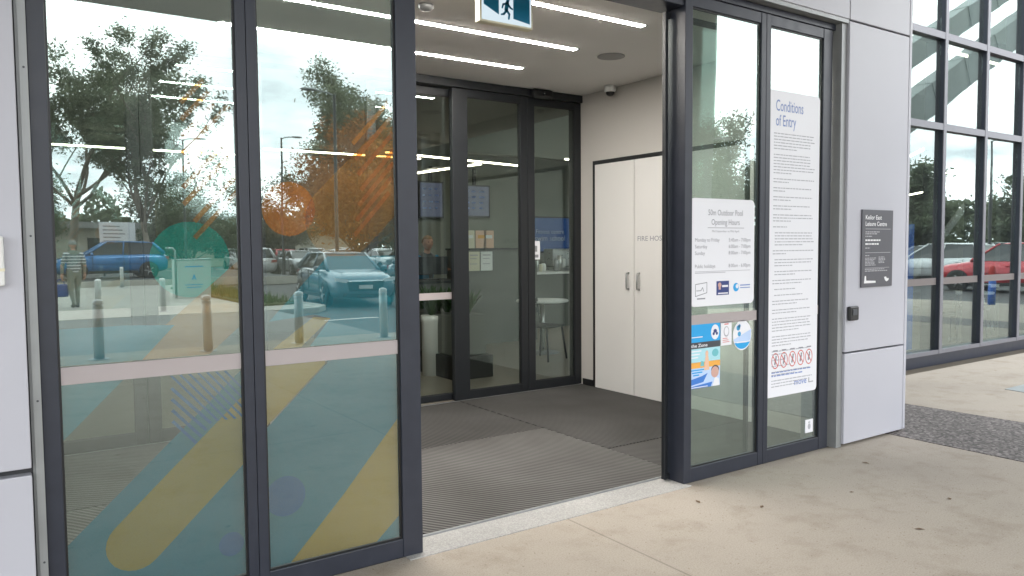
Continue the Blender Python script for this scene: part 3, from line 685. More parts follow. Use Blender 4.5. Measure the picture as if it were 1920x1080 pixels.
t = thing('wall_plaque', 'dark grey leisure centre plaque on the silver column', 'sign', (5.54, Yp, 1.172))
MB().box(-.208, -.012, 0, .208, -.002, .577, bev=.002).build('board', M['plaque'], t)
s = MB(); yl = -.0125
tl(s, 'Keilor East', -.165, .505, .032, 0, 'l', .215, .015); tl(s, 'Leisure Centre', -.165, .457, .032, 0, 'l', .285, .015)
for zz in (.432, .255): s.box(-.165, yl, zz, .175, yl + .0004, zz + .004, 1)
def rows(z, n, w, h, dz, x=-.165, mi=1):
    for i in range(n):
        xx = x; e_ = x + w * random.uniform(.75, 1)
        while xx < e_: q = random.uniform(.012, .04); s.box(xx, yl, z - i * dz, min(e_, xx + q), yl + .0004, z - i * dz + h, mi); xx += q + .006
rows(.408, 2, .20, .008, .014); rows(.375, 1, .10, .008, .014); rows(.344, 2, .23, .012, .028, mi=0); rows(.288, 1, .08, .008, .01)
rows(.232, 1, .06, .007, .01); rows(.214, 6, .15, .006, .0105); rows(.22, 5, .09, .006, .0105, .015); s.box(-.165, yl, .142, .165, yl + .0004, .145, 1); rows(.13, 2, .32, .007, .013)
s.prism([(-.175, .03), (-.165, .085), (-.15, .085), (-.145, .05), (-.02, .045), (-.02, .03)], yl, yl + .0004, 0)
s.prism([(.095, .07), (.12, .075), (.135, .06), (.16, .06), (.155, .045), (.13, .035), (.11, .045)], yl, yl + .0004, 0)
s.build('lettering', [mat('white_ink', (.75, .75, .76), .5), mat('soft_white_ink', (.38, .38, .40), .5)], t)
t = thing('card_reader', 'small black card reader on the silver column below the plaque', 'card reader', (5.225, Yp, .935))
MB().box(-.058, -.03, 0, .058, -.001, .105, bev=.01).build('body', M['black'], t); MB().box(-.028, -.034, .04, .028, -.0305, .085, bev=.002).build('keypad', M['charprint'], t)
t = thing('intercom', 'white intercom box with a cream stripe at the left cladding edge', 'intercom', (-.035, Yp, 1.375))
MB().box(-.085, -.05, 0, .085, -.001, .175, bev=.008).build('body', M['plastic'], t); MB().box(-.086, -.0515, .052, .086, -.0505, .062).build('stripe', M['cream'], t)

# ------------------------------------------------------------------ glass curtain wall to the right
YC = 4.75
cw = thing('glass_wall', 'tall grey framed glass curtain wall beside the entrance', 'glass wall', (11, YC, 0))
mx = [6.06, 6.46, 7.51, 8.57, 9.62, 10.67, 11.72, 12.77, 13.82, 14.87, 15.92, 16.97, 18.02]
rowz = [.14, 2.885, 3.965, 5.045, 6.12]
for x in mx:
    B(x - .034 - 11, .0, .14, x + .034 - 11, .012, 6.12, bev=.002).build('mullion_lit_face', M['mullion'], cw)  # sky-lit front face of the mullion, painted paler
    B(x - .031 - 11, .0125, .14, x + .031 - 11, .24, 6.12).build('mullion', M['frame'], cw)  # shaded sides of the same mullion, painted charcoal
for i, z in enumerate(rowz):
    for a, b in zip(mx, mx[1:]):
        zl, zh = (z - .03, z + .05) if i else (z, .19)
        B(a + .0345 - 11, .004, zl, b - .0345 - 11, .014, zh).build('transom_lit_face', M['mullion'], cw)  # sky-lit transom front, painted paler
        B(a + .0345 - 11, .0145, zl + .003, b - .0345 - 11, .20, zh - .003).build('transom', M['frame'], cw)  # shaded top and underside of the transom, painted charcoal
B(6.04 - 11, .02, .0, 18.05 - 11, .12, .138).build('sill', M['frame'], cw)
for a, b in zip(mx, mx[1:]):
    for z0, z1 in ((.19, 2.855), (2.935, 3.935), (4.015, 5.015), (5.095, 6.09)):
        q = MB().box(a + .032 - 11, .056, z0, b - .032 - 11, .070, z1); q.m = [1, 1, 0, 1, 1, 1]
        p = q.build('pane', [M['glass_cw'], M['glassb']], cw)
        if z0 < 1: B(a + .041 - 11, .051, .985, b - .041 - 11, .0535, 1.07).build('frosted_band', M['frost_cw'], p)

# ------------------------------------------------------------------ hall interior
def table(x, y, lb):
    t = thing('cafe_table', lb, 'table', (x, y, .002), 0, 'cafe tables in the hall')
    MB().lathe([(.36, .715), (.365, .72), (.365, .74), (.36, .745)], n=28).build('tabletop', M['pot'], t)
    MB().lathe([(.035, .03), (.035, .714)], n=12).build('leg', M['steel'], t); MB().lathe([(.24, 0), (.24, .012), (.05, .029)], n=24).build('base', M['galv'], t)
    return t
def chair(x, y, rz, lb):
    t = thing('cafe_chair', lb, 'chair', (x, y, .002), rz, 'cafe chairs in the hall')
    MB().box(-.2, -.2, .43, .2, .2, .46, bev=.012).build('seat', M['halldark'], t)
    for sx in (-1, 1):
        for sy in (-1, 1): MB().tube([(sx * .21, sy * .22, 0), (sx * .17, sy * .17, .43)], .013, 6).build('leg', M['frame'], t)
    MB().tube([(-.18, .19, .43), (-.17, .24, .8), (.17, .24, .8), (.18, .19, .43)], .012, 6).box(-.16, .215, .60, .16, .235, .67).box(-.16, .225, .72, .16, .245, .79).build('backrest', M['halldark'], t)
    return t
table(6.40, 8.6, 'white cafe table seen through the inner door'); table(12.4, 5.75, 'white cafe table just behind the curtain wall'); table(14.6, 6.5, 'white cafe table deeper along the curtain wall')
for a in ((6.05, 8.1, .3, 'dark cafe chair in front of the table seen through the inner door'), (11.75, 5.62, 1.4, 'dark cafe chair nearest the curtain wall column'), (13.1, 5.95, -1.3, 'dark cafe chair between the two tables at the curtain wall'), (13.9, 6.3, 1.5, 'dark cafe chair before the far curtain wall table'), (15.3, 6.7, -1.5, 'dark cafe chair beyond the far curtain wall table'), (12.3, 6.5, 0.1, 'dark cafe chair turned away behind the nearest curtain wall table')): chair(*a)
# reception counter
rc = thing('reception_counter', 'dark reception counter with a worktop in the hall', 'counter', (5.9, 9.9, .002))
MB().box(-2.1, 0, 0, .08, .65, .96).build('front', M['counter'], rc); MB().box(-2.15, -.06, .961, .078, .7, 1.0, bev=.004).build('worktop', M['halldark'], rc)
MB().box(.081, -.02, 0, 1.35, .65, 1.44).build('hutch', M['counter'], rc); MB().box(.082, -.05, 1.441, 1.40, .7, 1.47, bev=.004).build('hutch_top', M['halldark'], rc)
mo = thing('computer_monitor', 'black computer monitor on the reception counter in front of the receptionist', 'monitor', (5.50, 10.15, 1.002))
MB().box(-.27, 0, .08, .27, .03, .35, bev=.004).build('screen', M['black'], mo); MB().box(-.03, .03, .02, .03, .05, .2).box(-.1, -.04, 0, .1, .1, .018).build('stand', M['black'], mo)
for i, x in enumerate((6.06, 6.29)):
    n_ = thing('display_stand', ('cream leaflet on the reception counter nearer the receptionist', 'white leaflet on the reception counter nearer the cafe')[i], 'leaflet', (x, 9.755, 1.13), 0, 'leaflets on the front of the counter')
    MB().box(-.105, .11, 0, .105, .117, .29).build('sheet', M['cream'] if i == 0 else M['pot'], n_)
    MB().box(-.07, .108, .23, .07, .1095, .245).box(-.07, .108, .18, .05, .1095, .19).box(-.07, .108, .10, .06, .1095, .11).build('print', M['inkl'], n_)
for i, x in enumerate((6.07, 6.28, 6.42)):
    n_ = thing('brochure', ('tall cream brochure standing on the counter', 'orange and cream brochure standing on the counter', 'thin peach brochure at the end of the brochures')[i], 'brochure', (x, 10.0, 1.472), 0, 'brochures on the counter')
    MB().prism([(-.09, 0), (.09, 0), (.09, .27), (-.09, .27)], 0, .02).build('cover', (M['cream'], M['peach'], M['peach'])[i], n_)
    MB().box(-.06, -.002, .15, .06, -.0005, .2).build('print', (M['pot'], M['orange'], M['pot'])[i], n_)
for x, w, h, lb, sm in ((7.54, .30, .27, 'wide lit menu screen hanging over the counter', 'screen'), (6.62, .22, .30, 'smaller dim screen hanging left of the menu screen', 'screen')):
    t = thing('wall_screen', lb, 'screen', (x, 12.2, 2.34), 0, 'screens in the hall')
    MB().box(-w - .03, .01, -h - .03, w + .03, .07, h + .03).box(-.03, .02, h + .031, .03, .05, .6).build('housing', M['black'], t); MB().box(-w, .004, -h, w, .009, h).build('display', M[sm], t)
    k = MB()
    for i in range(4):
        for j in range(3): k.box(-w * .8 + j * w * .55, .001, h * .6 - i * h * .38, -w * .8 + j * w * .55 + w * .4 * random.uniform(.5, 1), .0035, h * .6 - i * h * .38 + .03)
    k.build('menu_text', M['inkblue'], t)
t = thing('promotional_screen', 'wide lit blue screen on the hall wall above the cafe machines', 'screen', (9.3, 12.22, 1.72))
MB().box(-.68, .01, -.36, .68, .07, .36).build('housing', M['black'], t); MB().box(-.65, .004, -.33, .65, .009, .33).build('display', M['screenblue'], t)
MB().text('Fitness centre', (0, .002, .02), XU, ZU, width=.7, align='c').text('swim school', (0, .002, -.12), XU, ZU, width=.75, align='c').build('lettering', M['inkl'], t)
ct = thing('cafe_counter', 'long pale cafe counter along the back of the hall', 'counter', (9.2, 11.2, .002))
MB().box(-1.7, 0, 0, 3, .7, .98).build('front', M['counter'], ct); MB().box(-1.75, -.05, .981, 3.05, .72, 1.02).build('worktop', M['pot'], ct)
random.seed(11)
for i in range(14):
    x = 7.85 + i * .155; h = random.uniform(.10, .28); k = thing('cafe_cup', 'stacked cup or jar on the cafe counter', 'jar', (x, 11.35 + .1 * (i % 3), 1.024), 0, 'jars and cups on the cafe counter')
    MB().lathe([(.04, 0), (.055, h * .5), (.05, h), (.03, h + .02)], n=12).build('jar', random.choice([M['pot'], M['steel'], M['cream'], M['galv']]), k)
t = thing('coffee_machine', 'steel coffee machine on the cafe counter', 'coffee machine', (9.2, 11.55, 1.024))
MB().box(-.35, 0, .08, .35, .3, .42, bev=.02).box(-.33, -.05, 0, .33, .3, .06).build('body', M['steel'], t); MB().tube([(-.2, -.06, .15), (-.2, .0, .2)], .03).tube([(.2, -.06, .15), (.2, 0, .2)], .03).build('group_head', M['black'], t)
t = thing('planter_column', 'tall white planter with a small plant just inside the inner doors', 'planter', (4.27, 7.9, .002))
MB().lathe([(.118, 0), (.122, .62), (.13, .63), (.13, .70), (.11, .70)], n=28).build('pot', M['pot'], t)
def plant(mb, n, r, h, z, cx=0, cy=0, s=.22):
    for i in range(n):
        a = random.uniform(0, 6.28); q = random.uniform(.2, 1); tx, ty, tz = cx + math.cos(a) * r * q, cy + math.sin(a) * r * q, z + h * random.uniform(.4, 1)
        b0 = Vector((cx + math.cos(a) * r * .1, cy + math.sin(a) * r * .1, z)); tip = Vector((tx, ty, tz)); m_ = (b0 + tip) / 2 + Vector((0, 0, h * .15)); w = Vector((-math.sin(a), math.cos(a), 0)) * s * .12
        mb.add([b0, m_ - w, tip, m_ + w], [(0, 1, 2, 3)])
p = MB(); plant(p, 70, .24, .34, .69); p.build('foliage', M['plant'], t)
t = thing('planter_bench', 'black planter bench with grey panel and low plants behind the inner door', 'planter', (4.2, 7.35, .002))
MB().box(.05, 0, 0, .56, 2.0, .26, bev=.006).build('base', M['black'], t); MB().box(.08, .06, .27, .50, 1.95, .72).build('trough', M['counter'], t)
p = MB()
for i in range(9): plant(p, 26, .22, .34, .70, .3, .15 + .22 * i)
p.build('foliage', M['plant'], t)
pb = thing('pull_up_banner', 'bright blue pull up banner behind the first curtain wall pane', 'banner', (10.15, 5.5, .002))
MB().box(-.22, 0, .05, .22, .012, 1.75).build('sheet', M['binblue'], pb); MB().box(-.25, -.06, 0, .25, .07, .049).build('base', M['galv'], pb)
t = thing('door_notice', 'small white notice stuck inside the right inner door', 'notice', (4.66, Yi + .012, 1.36))
MB().box(-.055, 0, 0, .055, .004, .19).build('sheet', M['signwhite'], t); MB().box(-.035, -.001, .02, .035, -.0002, .05).box(-.035, -.001, .08, .02, -.0002, .14).build('print', M['ink'], t)
# hall lights
for x0, y0, x1, y1, z, lb in ((4.9, 10.4, 7.8, 11.0, 2.88, 'long hall strip light over the counter'), (5.45, 11.05, 5.65, 9.0, 2.62, 'hall strip light running away from the doors'), (7.3, 9.2, 9.5, 9.0, 2.80, 'hall strip light above the cafe tables'),
                              (-.2, 12, 3.2, 12, 2.90, 'hall strip light deep behind the teal circle door'), (3.45, 12, 6.3, 12, 3.02, 'hall strip light deep behind the orange circle door'), (12.7, 6.9, 11.6, 6.0, 2.9, 'short bright strip light high behind the first curtain wall bay'), (15.2, 8.5, 13.65, 6.95, 2.4, 'lower strip light behind the first curtain wall bay'), (15.0, 7.6, 13.75, 6.5, 2.5, 'strip light behind the second curtain wall bay'),
                              (12.1, 6, 14.0, 6, 4.4, 'high strip light behind the upper curtain wall'), (16.6, 8.4, 15.6, 7.4, 2.9, 'strip light farthest along the curtain wall')):
    d = Vector((x1 - x0, y1 - y0, 0)); n_ = Vector((-d.y, d.x, 0)).normalized() * .022
    t = thing('hall_light', lb, 'ceiling light', (x0, y0, z), 0, 'strip lights in the hall')
    MB().add([(-n_) , d - n_, d + n_, n_, -n_ + Vector((0, 0, .02)), d - n_ + Vector((0, 0, .02)), d + n_ + Vector((0, 0, .02)), n_ + Vector((0, 0, .02))], [(0, 3, 2, 1), (0, 1, 5, 4), (1, 2, 6, 5), (2, 3, 7, 6), (3, 0, 4, 7)]).build('diffuser', M['led_in'], t)
    MB().add([(-n_ * 1.3 + Vector((0, 0, .021))), d - n_ * 1.3 + Vector((0, 0, .021)), d + n_ * 1.3 + Vector((0, 0, .021)), n_ * 1.3 + Vector((0, 0, .021)), d * .5 + Vector((0, 0, .06))], [(0, 3, 2, 1), (0, 1, 4), (1, 2, 4), (2, 3, 4), (3, 0, 4)]).build('housing', M['galv'], t)
t = thing('steel_brace', 'pale diagonal steel brace inside the curtain wall', 'brace', (12.4, 5.9, .0))
MB().tube([(-1.5, .1, .75), (1.1, .1, 2.55), (1.3, .1, 2.7)], .07, 4).build('brace', M['hallceil'], t)
for x in (11.45, 15.8):
    t = thing('steel_post', 'dark steel post inside the curtain wall %s' % ('near the silver column' if x < 12 else 'at the far bays'), 'post', (x, 6.9, .0))
    MB().box(-.12, -.12, .0, .12, .12, 5.19).build('shaft', M['halldark'], t)

# ------------------------------------------------------------------ people
def body(pts, edges, radii, name, m, parent, sub=2):
    me = bpy.data.meshes.new(name); me.from_pydata(pts, edges, []); me.materials.append(m)
    o = bpy.data.objects.new(name, me); COL.objects.link(o); o.parent = parent
    sk = o.modifiers.new('skin', 'SKIN'); sk.use_smooth_shade = True
    for i, r in enumerate(radii):
        d = me.skin_vertices[0].data[i]; d.radius = r if isinstance(r, tuple) else (r, r); d.use_root = (i == 0)
    s = o.modifiers.new('sub', 'SUBSURF'); s.levels = s.render_levels = sub
    return o
def head(parent, c, hm, face=1, s=1., hair='short'):
    x, y, z = c; k = MB()
    bm = bmesh.new(); bmesh.ops.create_icosphere(bm, subdivisions=4, radius=.1)
    for v in bm.verts:
        p = v.co; p.z *= 1.18; p.x *= .80; p.y *= .95
        if p.z < 0: p.x *= 1 + p.z * 2.2; p.y *= 1 + p.z * 1.0
        q = face * p.y
        if q > .06 and abs(p.x) < .02 and -.045 < p.z < .02: p.y += face * .022 * (1 - abs(p.x) / .02) * (1 - (p.z + .045) / .09)   # nose
        if q > .05 and .01 < p.z < .035 and .018 < abs(p.x) < .045: p.y -= face * .008                                             # eye sockets
        v.co = (x + p.x * s, y + p.y * s, z + p.z * s)
    k.bm(bm, 0, True)
    for sg in (-1, 1):
        k.ball((x + sg * .083 * s, y, z - .005), .022 * s, 0, .35, .7, 1.2, 1)
        k.ball((x + sg * .031 * s, y + face * .083 * s, z + .02 * s), .011 * s, 1, 1, .6, .7, 2)
    k.ball((x, y + face * .084 * s, z - .058 * s), .022 * s, 2, 1, .35, .28, 2)
    o = k.build('head', [M['skin'], mat('eye_dark', (.03, .025, .02), .2), mat('lips', (.38, .14, .12), .5)], parent)
    h = MB(); bm = bmesh.new(); bmesh.ops.create_icosphere(bm, subdivisions=3, radius=.108)
    dl = [v for v in bm.verts if v.co.z < (-.01 if v.co.y * face < .02 else .045)]
    bmesh.ops.delete(bm, geom=dl, context='VERTS')
    for v in bm.verts: v.co = (x + v.co.x * .83 * s, y + (v.co.y * 1.0 - face * .008) * s, z + (v.co.z * 1.16 + .004) * s)
    h.bm(bm, 0, True); h.build('hair', hm, parent); return o
def hand(parent, c, sgn, name='hand'):
    """palm with four curled fingers and a thumb, hanging down from the wrist at c"""
    x, y, z = c; k = MB()
    k.tube([(x, y, z + .015), (x, y, z - .04), (x, y, z - .09)], [.026, .036, .030], 8)
    for i, (oy, l) in enumerate(((-.030, .068), (-.010, .078), (.010, .072), (.028, .056))):
        k.tube([(x, y + oy, z - .08), (x + sgn * .004, y + oy, z - .08 - l * .5), (x + sgn * .022, y + oy, z - .08 - l * .85), (x + sgn * .042, y + oy, z - .08 - l * .8)], [.0095, .009, .008, .006], 6)
    k.tube([(x + sgn * .01, y + .028, z - .03), (x + sgn * .02, y + .052, z - .06), (x + sgn * .028, y + .056, z - .092)], [.011, .0095, .007], 6)
    return k.build(name, M['skin'], parent)
# walker with the blue bag, out on the far pavement
w = thing('person', 'person in a striped top and khaki trousers walking with a blue bag', 'person', (1.85, -15.85, 0), R(168))
pts = [(0, 0, .90), (0, .0, 1.08), (0, .015, 1.27), (0, .02, 1.38), (0, .03, 1.47), (-.17, .02, 1.36), (-.22, -.05, 1.10), (-.24, .02, .88), (.17, .02, 1.36), (.24, .06, 1.10), (.27, .02, .86),
       (-.09, .01, .86), (-.10, .14, .48), (-.10, .10, .09), (-.10, .22, .04), (.09, .0, .86), (.10, -.05, .47), (.10, -.26, .12), (.10, -.17, .05)]
ed = [(0, 1), (1, 2), (2, 3), (3, 4), (3, 5), (5, 6), (6, 7), (3, 8), (8, 9), (9, 10), (0, 11), (11, 12), (12, 13), (13, 14), (0, 15), (15, 16), (16, 17), (17, 18)]
rd = [(.16, .12), (.15, .115), (.17, .12), (.12, .085), .052, .066, .048, .034, .066, .048, .034, (.10, .10), .066, .045, .035, (.10, .10), .066, .045, .035]
body(pts, ed, rd, 'body', M['khaki'], w)
p2 = [(0, 0, .84), (0, .0, 1.08), (0, .015, 1.27), (0, .02, 1.37), (-.17, .02, 1.36), (-.22, -.05, 1.12), (.17, .02, 1.36), (.24, .06, 1.12)]
body(p2, [(0, 1), (1, 2), (2, 3), (3, 4), (4, 5), (3, 6), (6, 7)], [(.18, .14), (.168, .132), (.185, .135), (.13, .095), .078, .066, .078, .066], 'shirt', M['stripe'], w)
MB().tube([(0, .025, 1.36), (0, .03, 1.50)], [.056, .05], 10).tube([(-.22, -.05, 1.11), (-.24, .02, .87)], [.047, .03], 8).tube([(.24, .06, 1.11), (.27, .02, .85)], [.047, .03], 8).build('arms_and_neck', M['skin'], w)
head(w, (0, .045, 1.60), M['hair']); hand(w, (-.24, .02, .87), 1); hand(w, (.27, .02, .85), -1)
for x, y, z in ((-.10, .12, 0), (.10, -.22, .02)): MB().ball((x, y + .03, z + .045), .05, 0, .95, 2.5, .9).build('shoe', M['shoe'], w)
bg = thing('shoulder_bag', 'boxy blue carry bag held by the walking person', 'bag', (1.85 - .30, -15.90, .30))
MB().box(-.17, -.09, 0, .17, .09, .32, bev=.04).build('body', M['bag'], bg); MB().tube([(-.09, 0, .31), (-.06, .0, .42), (.0, 0, .46), (.06, 0, .42), (.09, 0, .31)], .012, 8).build('handle', M['bag'], bg)
# receptionist
r_ = thing('person', 'receptionist in a blue shirt behind the counter looking down', 'person', (5.68, 10.78, .002), R(180))
pts = [(0, 0, .88), (0, .02, 1.05), (0, .06, 1.22), (0, .10, 1.33), (0, .14, 1.41), (-.17, .10, 1.31), (-.23, .22, 1.10), (-.14, .42, 1.13), (.17, .10, 1.31), (.24, .22, 1.10), (.15, .40, 1.13), (-.09, 0, .85), (-.10, .02, .47), (-.10, 0, .08), (-.1, .12, .04), (.09, 0, .85), (.10, .02, .47), (.10, 0, .08), (.1, .12, .04)]
body(pts, ed, rd, 'body', M['charprint'], r_)
p2 = [(0, .0, .86), (0, .02, 1.05), (0, .06, 1.22), (0, .10, 1.32), (-.17, .10, 1.31), (-.225, .20, 1.12), (.17, .10, 1.31), (.235, .20, 1.12)]
body(p2, [(0, 1), (1, 2), (2, 3), (3, 4), (4, 5), (3, 6), (6, 7)], [(.175, .14), (.165, .132), (.185, .135), (.13, .095), .08, .066, .08, .066], 'shirt', M['bluecloth'], r_)
MB().tube([(0, .11, 1.32), (0, .15, 1.45)], [.055, .05], 10).tube([(-.225, .21, 1.115), (-.14, .43, 1.16)], [.046, .03], 8).tube([(.235, .21, 1.115), (.15, .41, 1.16)], [.046, .03], 8).build('arms_and_neck', M['skin'], r_)
head(r_, (0, .17, 1.55), M['hairbrown'])
for sg, c in ((1, (-.14, .43, 1.16)), (-1, (.15, .41, 1.16))):
    k = MB(); x, y, z = c; k.tube([(x, y, z), (x, y + .05, z - .004), (x, y + .09, z - .008)], [.026, .036, .03], 8)
    for i, l in enumerate((.066, .076, .07, .055)): k.tube([(x - .028 + .019 * i, y + .085, z - .008), (x - .028 + .019 * i, y + .085 + l * .6, z - .004), (x - .028 + .019 * i, y + .085 + l, z - .018)], [.009, .0085, .006], 6)
    k.tube([(x + sg * .025, y + .03, z - .005), (x + sg * .05, y + .06, z - .012), (x + sg * .052, y + .09, z - .015)], [.011, .009, .007], 6); k.build('hand', M['skin'], r_)

# ------------------------------------------------------------------ street furniture (behind the camera, mirrored in the glass)
BOL = {}
def bollard(x, y, lb, grp):
    t0 = BOL.get('p')
    if t0 is None:
        t0 = thing('bollard', lb, 'bollard', (x, y, 0), 0, grp); BOL['p'] = t0
        MB().lathe([(.066, 0), (.066, .68), (.061, .69), (.066, .70), (.066, .74)], n=24).build('shaft', M['bollard'], t0)
        MB().lathe([(.067, .741), (.067, .775), (.054, .80), (.02, .81)], n=24).build('cap', M['cap'], t0)
        MB().lathe([(.12, 0), (.12, .008), (.078, .012)], n=24).build('base_plate', M['galv'], t0); return
    c = copy_tree(t0); c.location = (x, y, 0); c['label'] = lb; c['group'] = grp
g1 = 'near row of bollards along the drop off'
for x, lb in ((1.235, 'near bollard mirrored left in the teal circle door, under the walking person'), (2.645, 'near bollard mirrored at the right edge of the teal circle door'), (4.03, 'near bollard mirrored in front of the grey car'), (5.47, 'near bollard mirrored at the right edge of the orange circle door'), (-.17, 'near bollard outside the left edge of the reflections'), (6.9, 'near bollard beyond the end of the raised crossing')): bollard(x, -5.2, lb, g1)
g2 = 'far row of bollards beyond the crossing'
for x, y, lb in ((2.10, -13.4, 'far bollard with a bright cap beside the walking person'), (3.39, -12.9, 'far bollard with a bright cap left of the cabinet'), (.8, -13.6, 'far bollard behind the left door frame'), (4.25, -26.2, 'farthest bollard in front of the blue hatchback')): bollard(x, y, lb, g2)
t = thing('utility_cabinet', 'pale grey utility cabinet with a blue emblem standing past the crossing', 'cabinet', (5.1, -18.0, 0))
MB().box(-.47, -.4, .0, .47, .4, 1.16, bev=.01).build('body', M['cabinet'], t); MB().box(-.49, -.42, 1.161, .49, .42, 1.19, bev=.006).build('lid', M['galv'], t)
MB().prism([(-.07, .55), (0, .74), (.07, .55), (.02, .58), (0, .66), (-.02, .58)], .401, .404).box(-.25, .401, .95, .25, .404, .98).box(-.25, .401, .40, .25, .404, .42).box(-.2, .401, .32, .2, .404, .34).build('emblem', M['blueprint'], t)
MB().tube([(-.5, .3, 0), (-.5, .3, 1.45), (-.56, .3, 1.52), (-.75, .3, 1.52)], .03, 8).build('hoop', M['galv'], t)
t = thing('direction_sign', 'white direction sign on two posts beside the car park', 'sign', (5.1, -33.5, .24))
for x in (-.62, .62): MB().tube([(x, 0, 0), (x, 0, 2.4)], .04, 8).build('post', M['galv'], t)
MB().box(-.75, .041, 1.45, .75, .07, 2.5, bev=.01).build('board', M['signwhite'], t)
k = MB()
for i in range(5): k.box(-.6, .071, 2.28 - .17 * i, .1 + .1 * (i % 3), .074, 2.34 - .17 * i)
k.build('print', M['ink'], t)
def lamp(x, y, h, arm, lb, two=False):
    t = thing('street_lamp', lb, 'street lamp', (x, y, -.12), 0, 'lamp posts of the car park')
    MB().lathe([(.16, 0), (.16, .05), (.09, .3), (.085, 1.3), (.06, 1.35), (.045, h)], n=14).build('pole', M['frame_in'] if not two else M['galv'], t)
    for sg in ((-1, 1) if two else (arm,)):
        MB().tube([(0, 0, h - .05), (sg * .25, 0, h + .05), (sg * .6, 0, h + .08)], [.03, .028, .026], 8).build('arm', M['galv'], t)
        MB().ball((sg * .85, 0, h + .09), .28, 0, 1.1, .45, .2).build('lantern', M['galv'], t)
lamp(9.5, -17.4, 6.55, -1, 'tall dark lamp post mirrored beside the orange circle')
lamp(23.5, -13.9, 5.7, 1, 'twin arm lamp post mirrored above the opening hours sign', True)
lamp(12.9, -33.4, 7.4, 1, 'distant thin lamp post beyond the first parked row')
lamp(8.6, -36, 7.3, 1, 'distant thin lamp post behind the blue hatchback')
lamp(32.6, -4.7, 5.6, 1, 'pale lamp post behind the red car')
t = thing('bollard', 'blue painted bollard with a red top near the right hand car park', 'bollard', (19.9, .95, 0))
MB().lathe([(.07, 0), (.07, .70)], n=20).build('shaft', M['binblue'], t); MB().lathe([(.071, .701), (.075, .90), (.045, .94)], n=20).build('cap', M['binred'], t)
# concrete pier and raking canopy struts
t = thing('support_pier', 'grey concrete pier of the outdoor canopy, mirrored behind the opening hours sign', 'pier', (7.25, -.35, 0))
MB().prism([(-.42, 0), (.33, 0), (.53, 4.9), (-.42, 4.9)], -.3, .3).build('shaft', mat('pier_concrete', (.30, .31, .29), .8, 0, .3, .1, 2), t)
rk = mat('raking_steel', (.34, .38, .37), .5, 0, .4, .1, 3)
for (x0, z0, x1, z1, r, lb) in ((12.5, 3.25, 25, 9.45, .25, 'upper raking steel beam of the outdoor canopy'), (13.2, 2.2, 27, 9.2, .36, 'lower and wider raking steel beam of the outdoor canopy')):
    t = thing('raking_beam', lb, 'beam', (x0, 0, 0), 0, 'raking beams of the outdoor canopy')
    dx, dz = x1 - x0, z1 - z0; n_ = Vector((-dz, 0, dx)).normalized() * r
    MB().prism([(-n_.x, z0 - n_.z), (dx - n_.x, z1 - n_.z), (dx + n_.x, z1 + n_.z), (n_.x, z0 + n_.z)], -.2, .2).build('beam', rk, t)
    k = MB()
    for q in range(9):
        u = (q + .5) / 9; c = Vector((dx * u, 0, z0 + dz * u)); k.prism([(c.x + n_.x * .96 - .05, c.z + n_.z * .96), (c.x + n_.x * .96 + .05, c.z + n_.z * .96), (c.x - n_.x * .96 + .05, c.z - n_.z * .96), (c.x - n_.x * .96 - .05, c.z - n_.z * .96)], -.215, .215)
    k.build('stiffeners', rk, t)

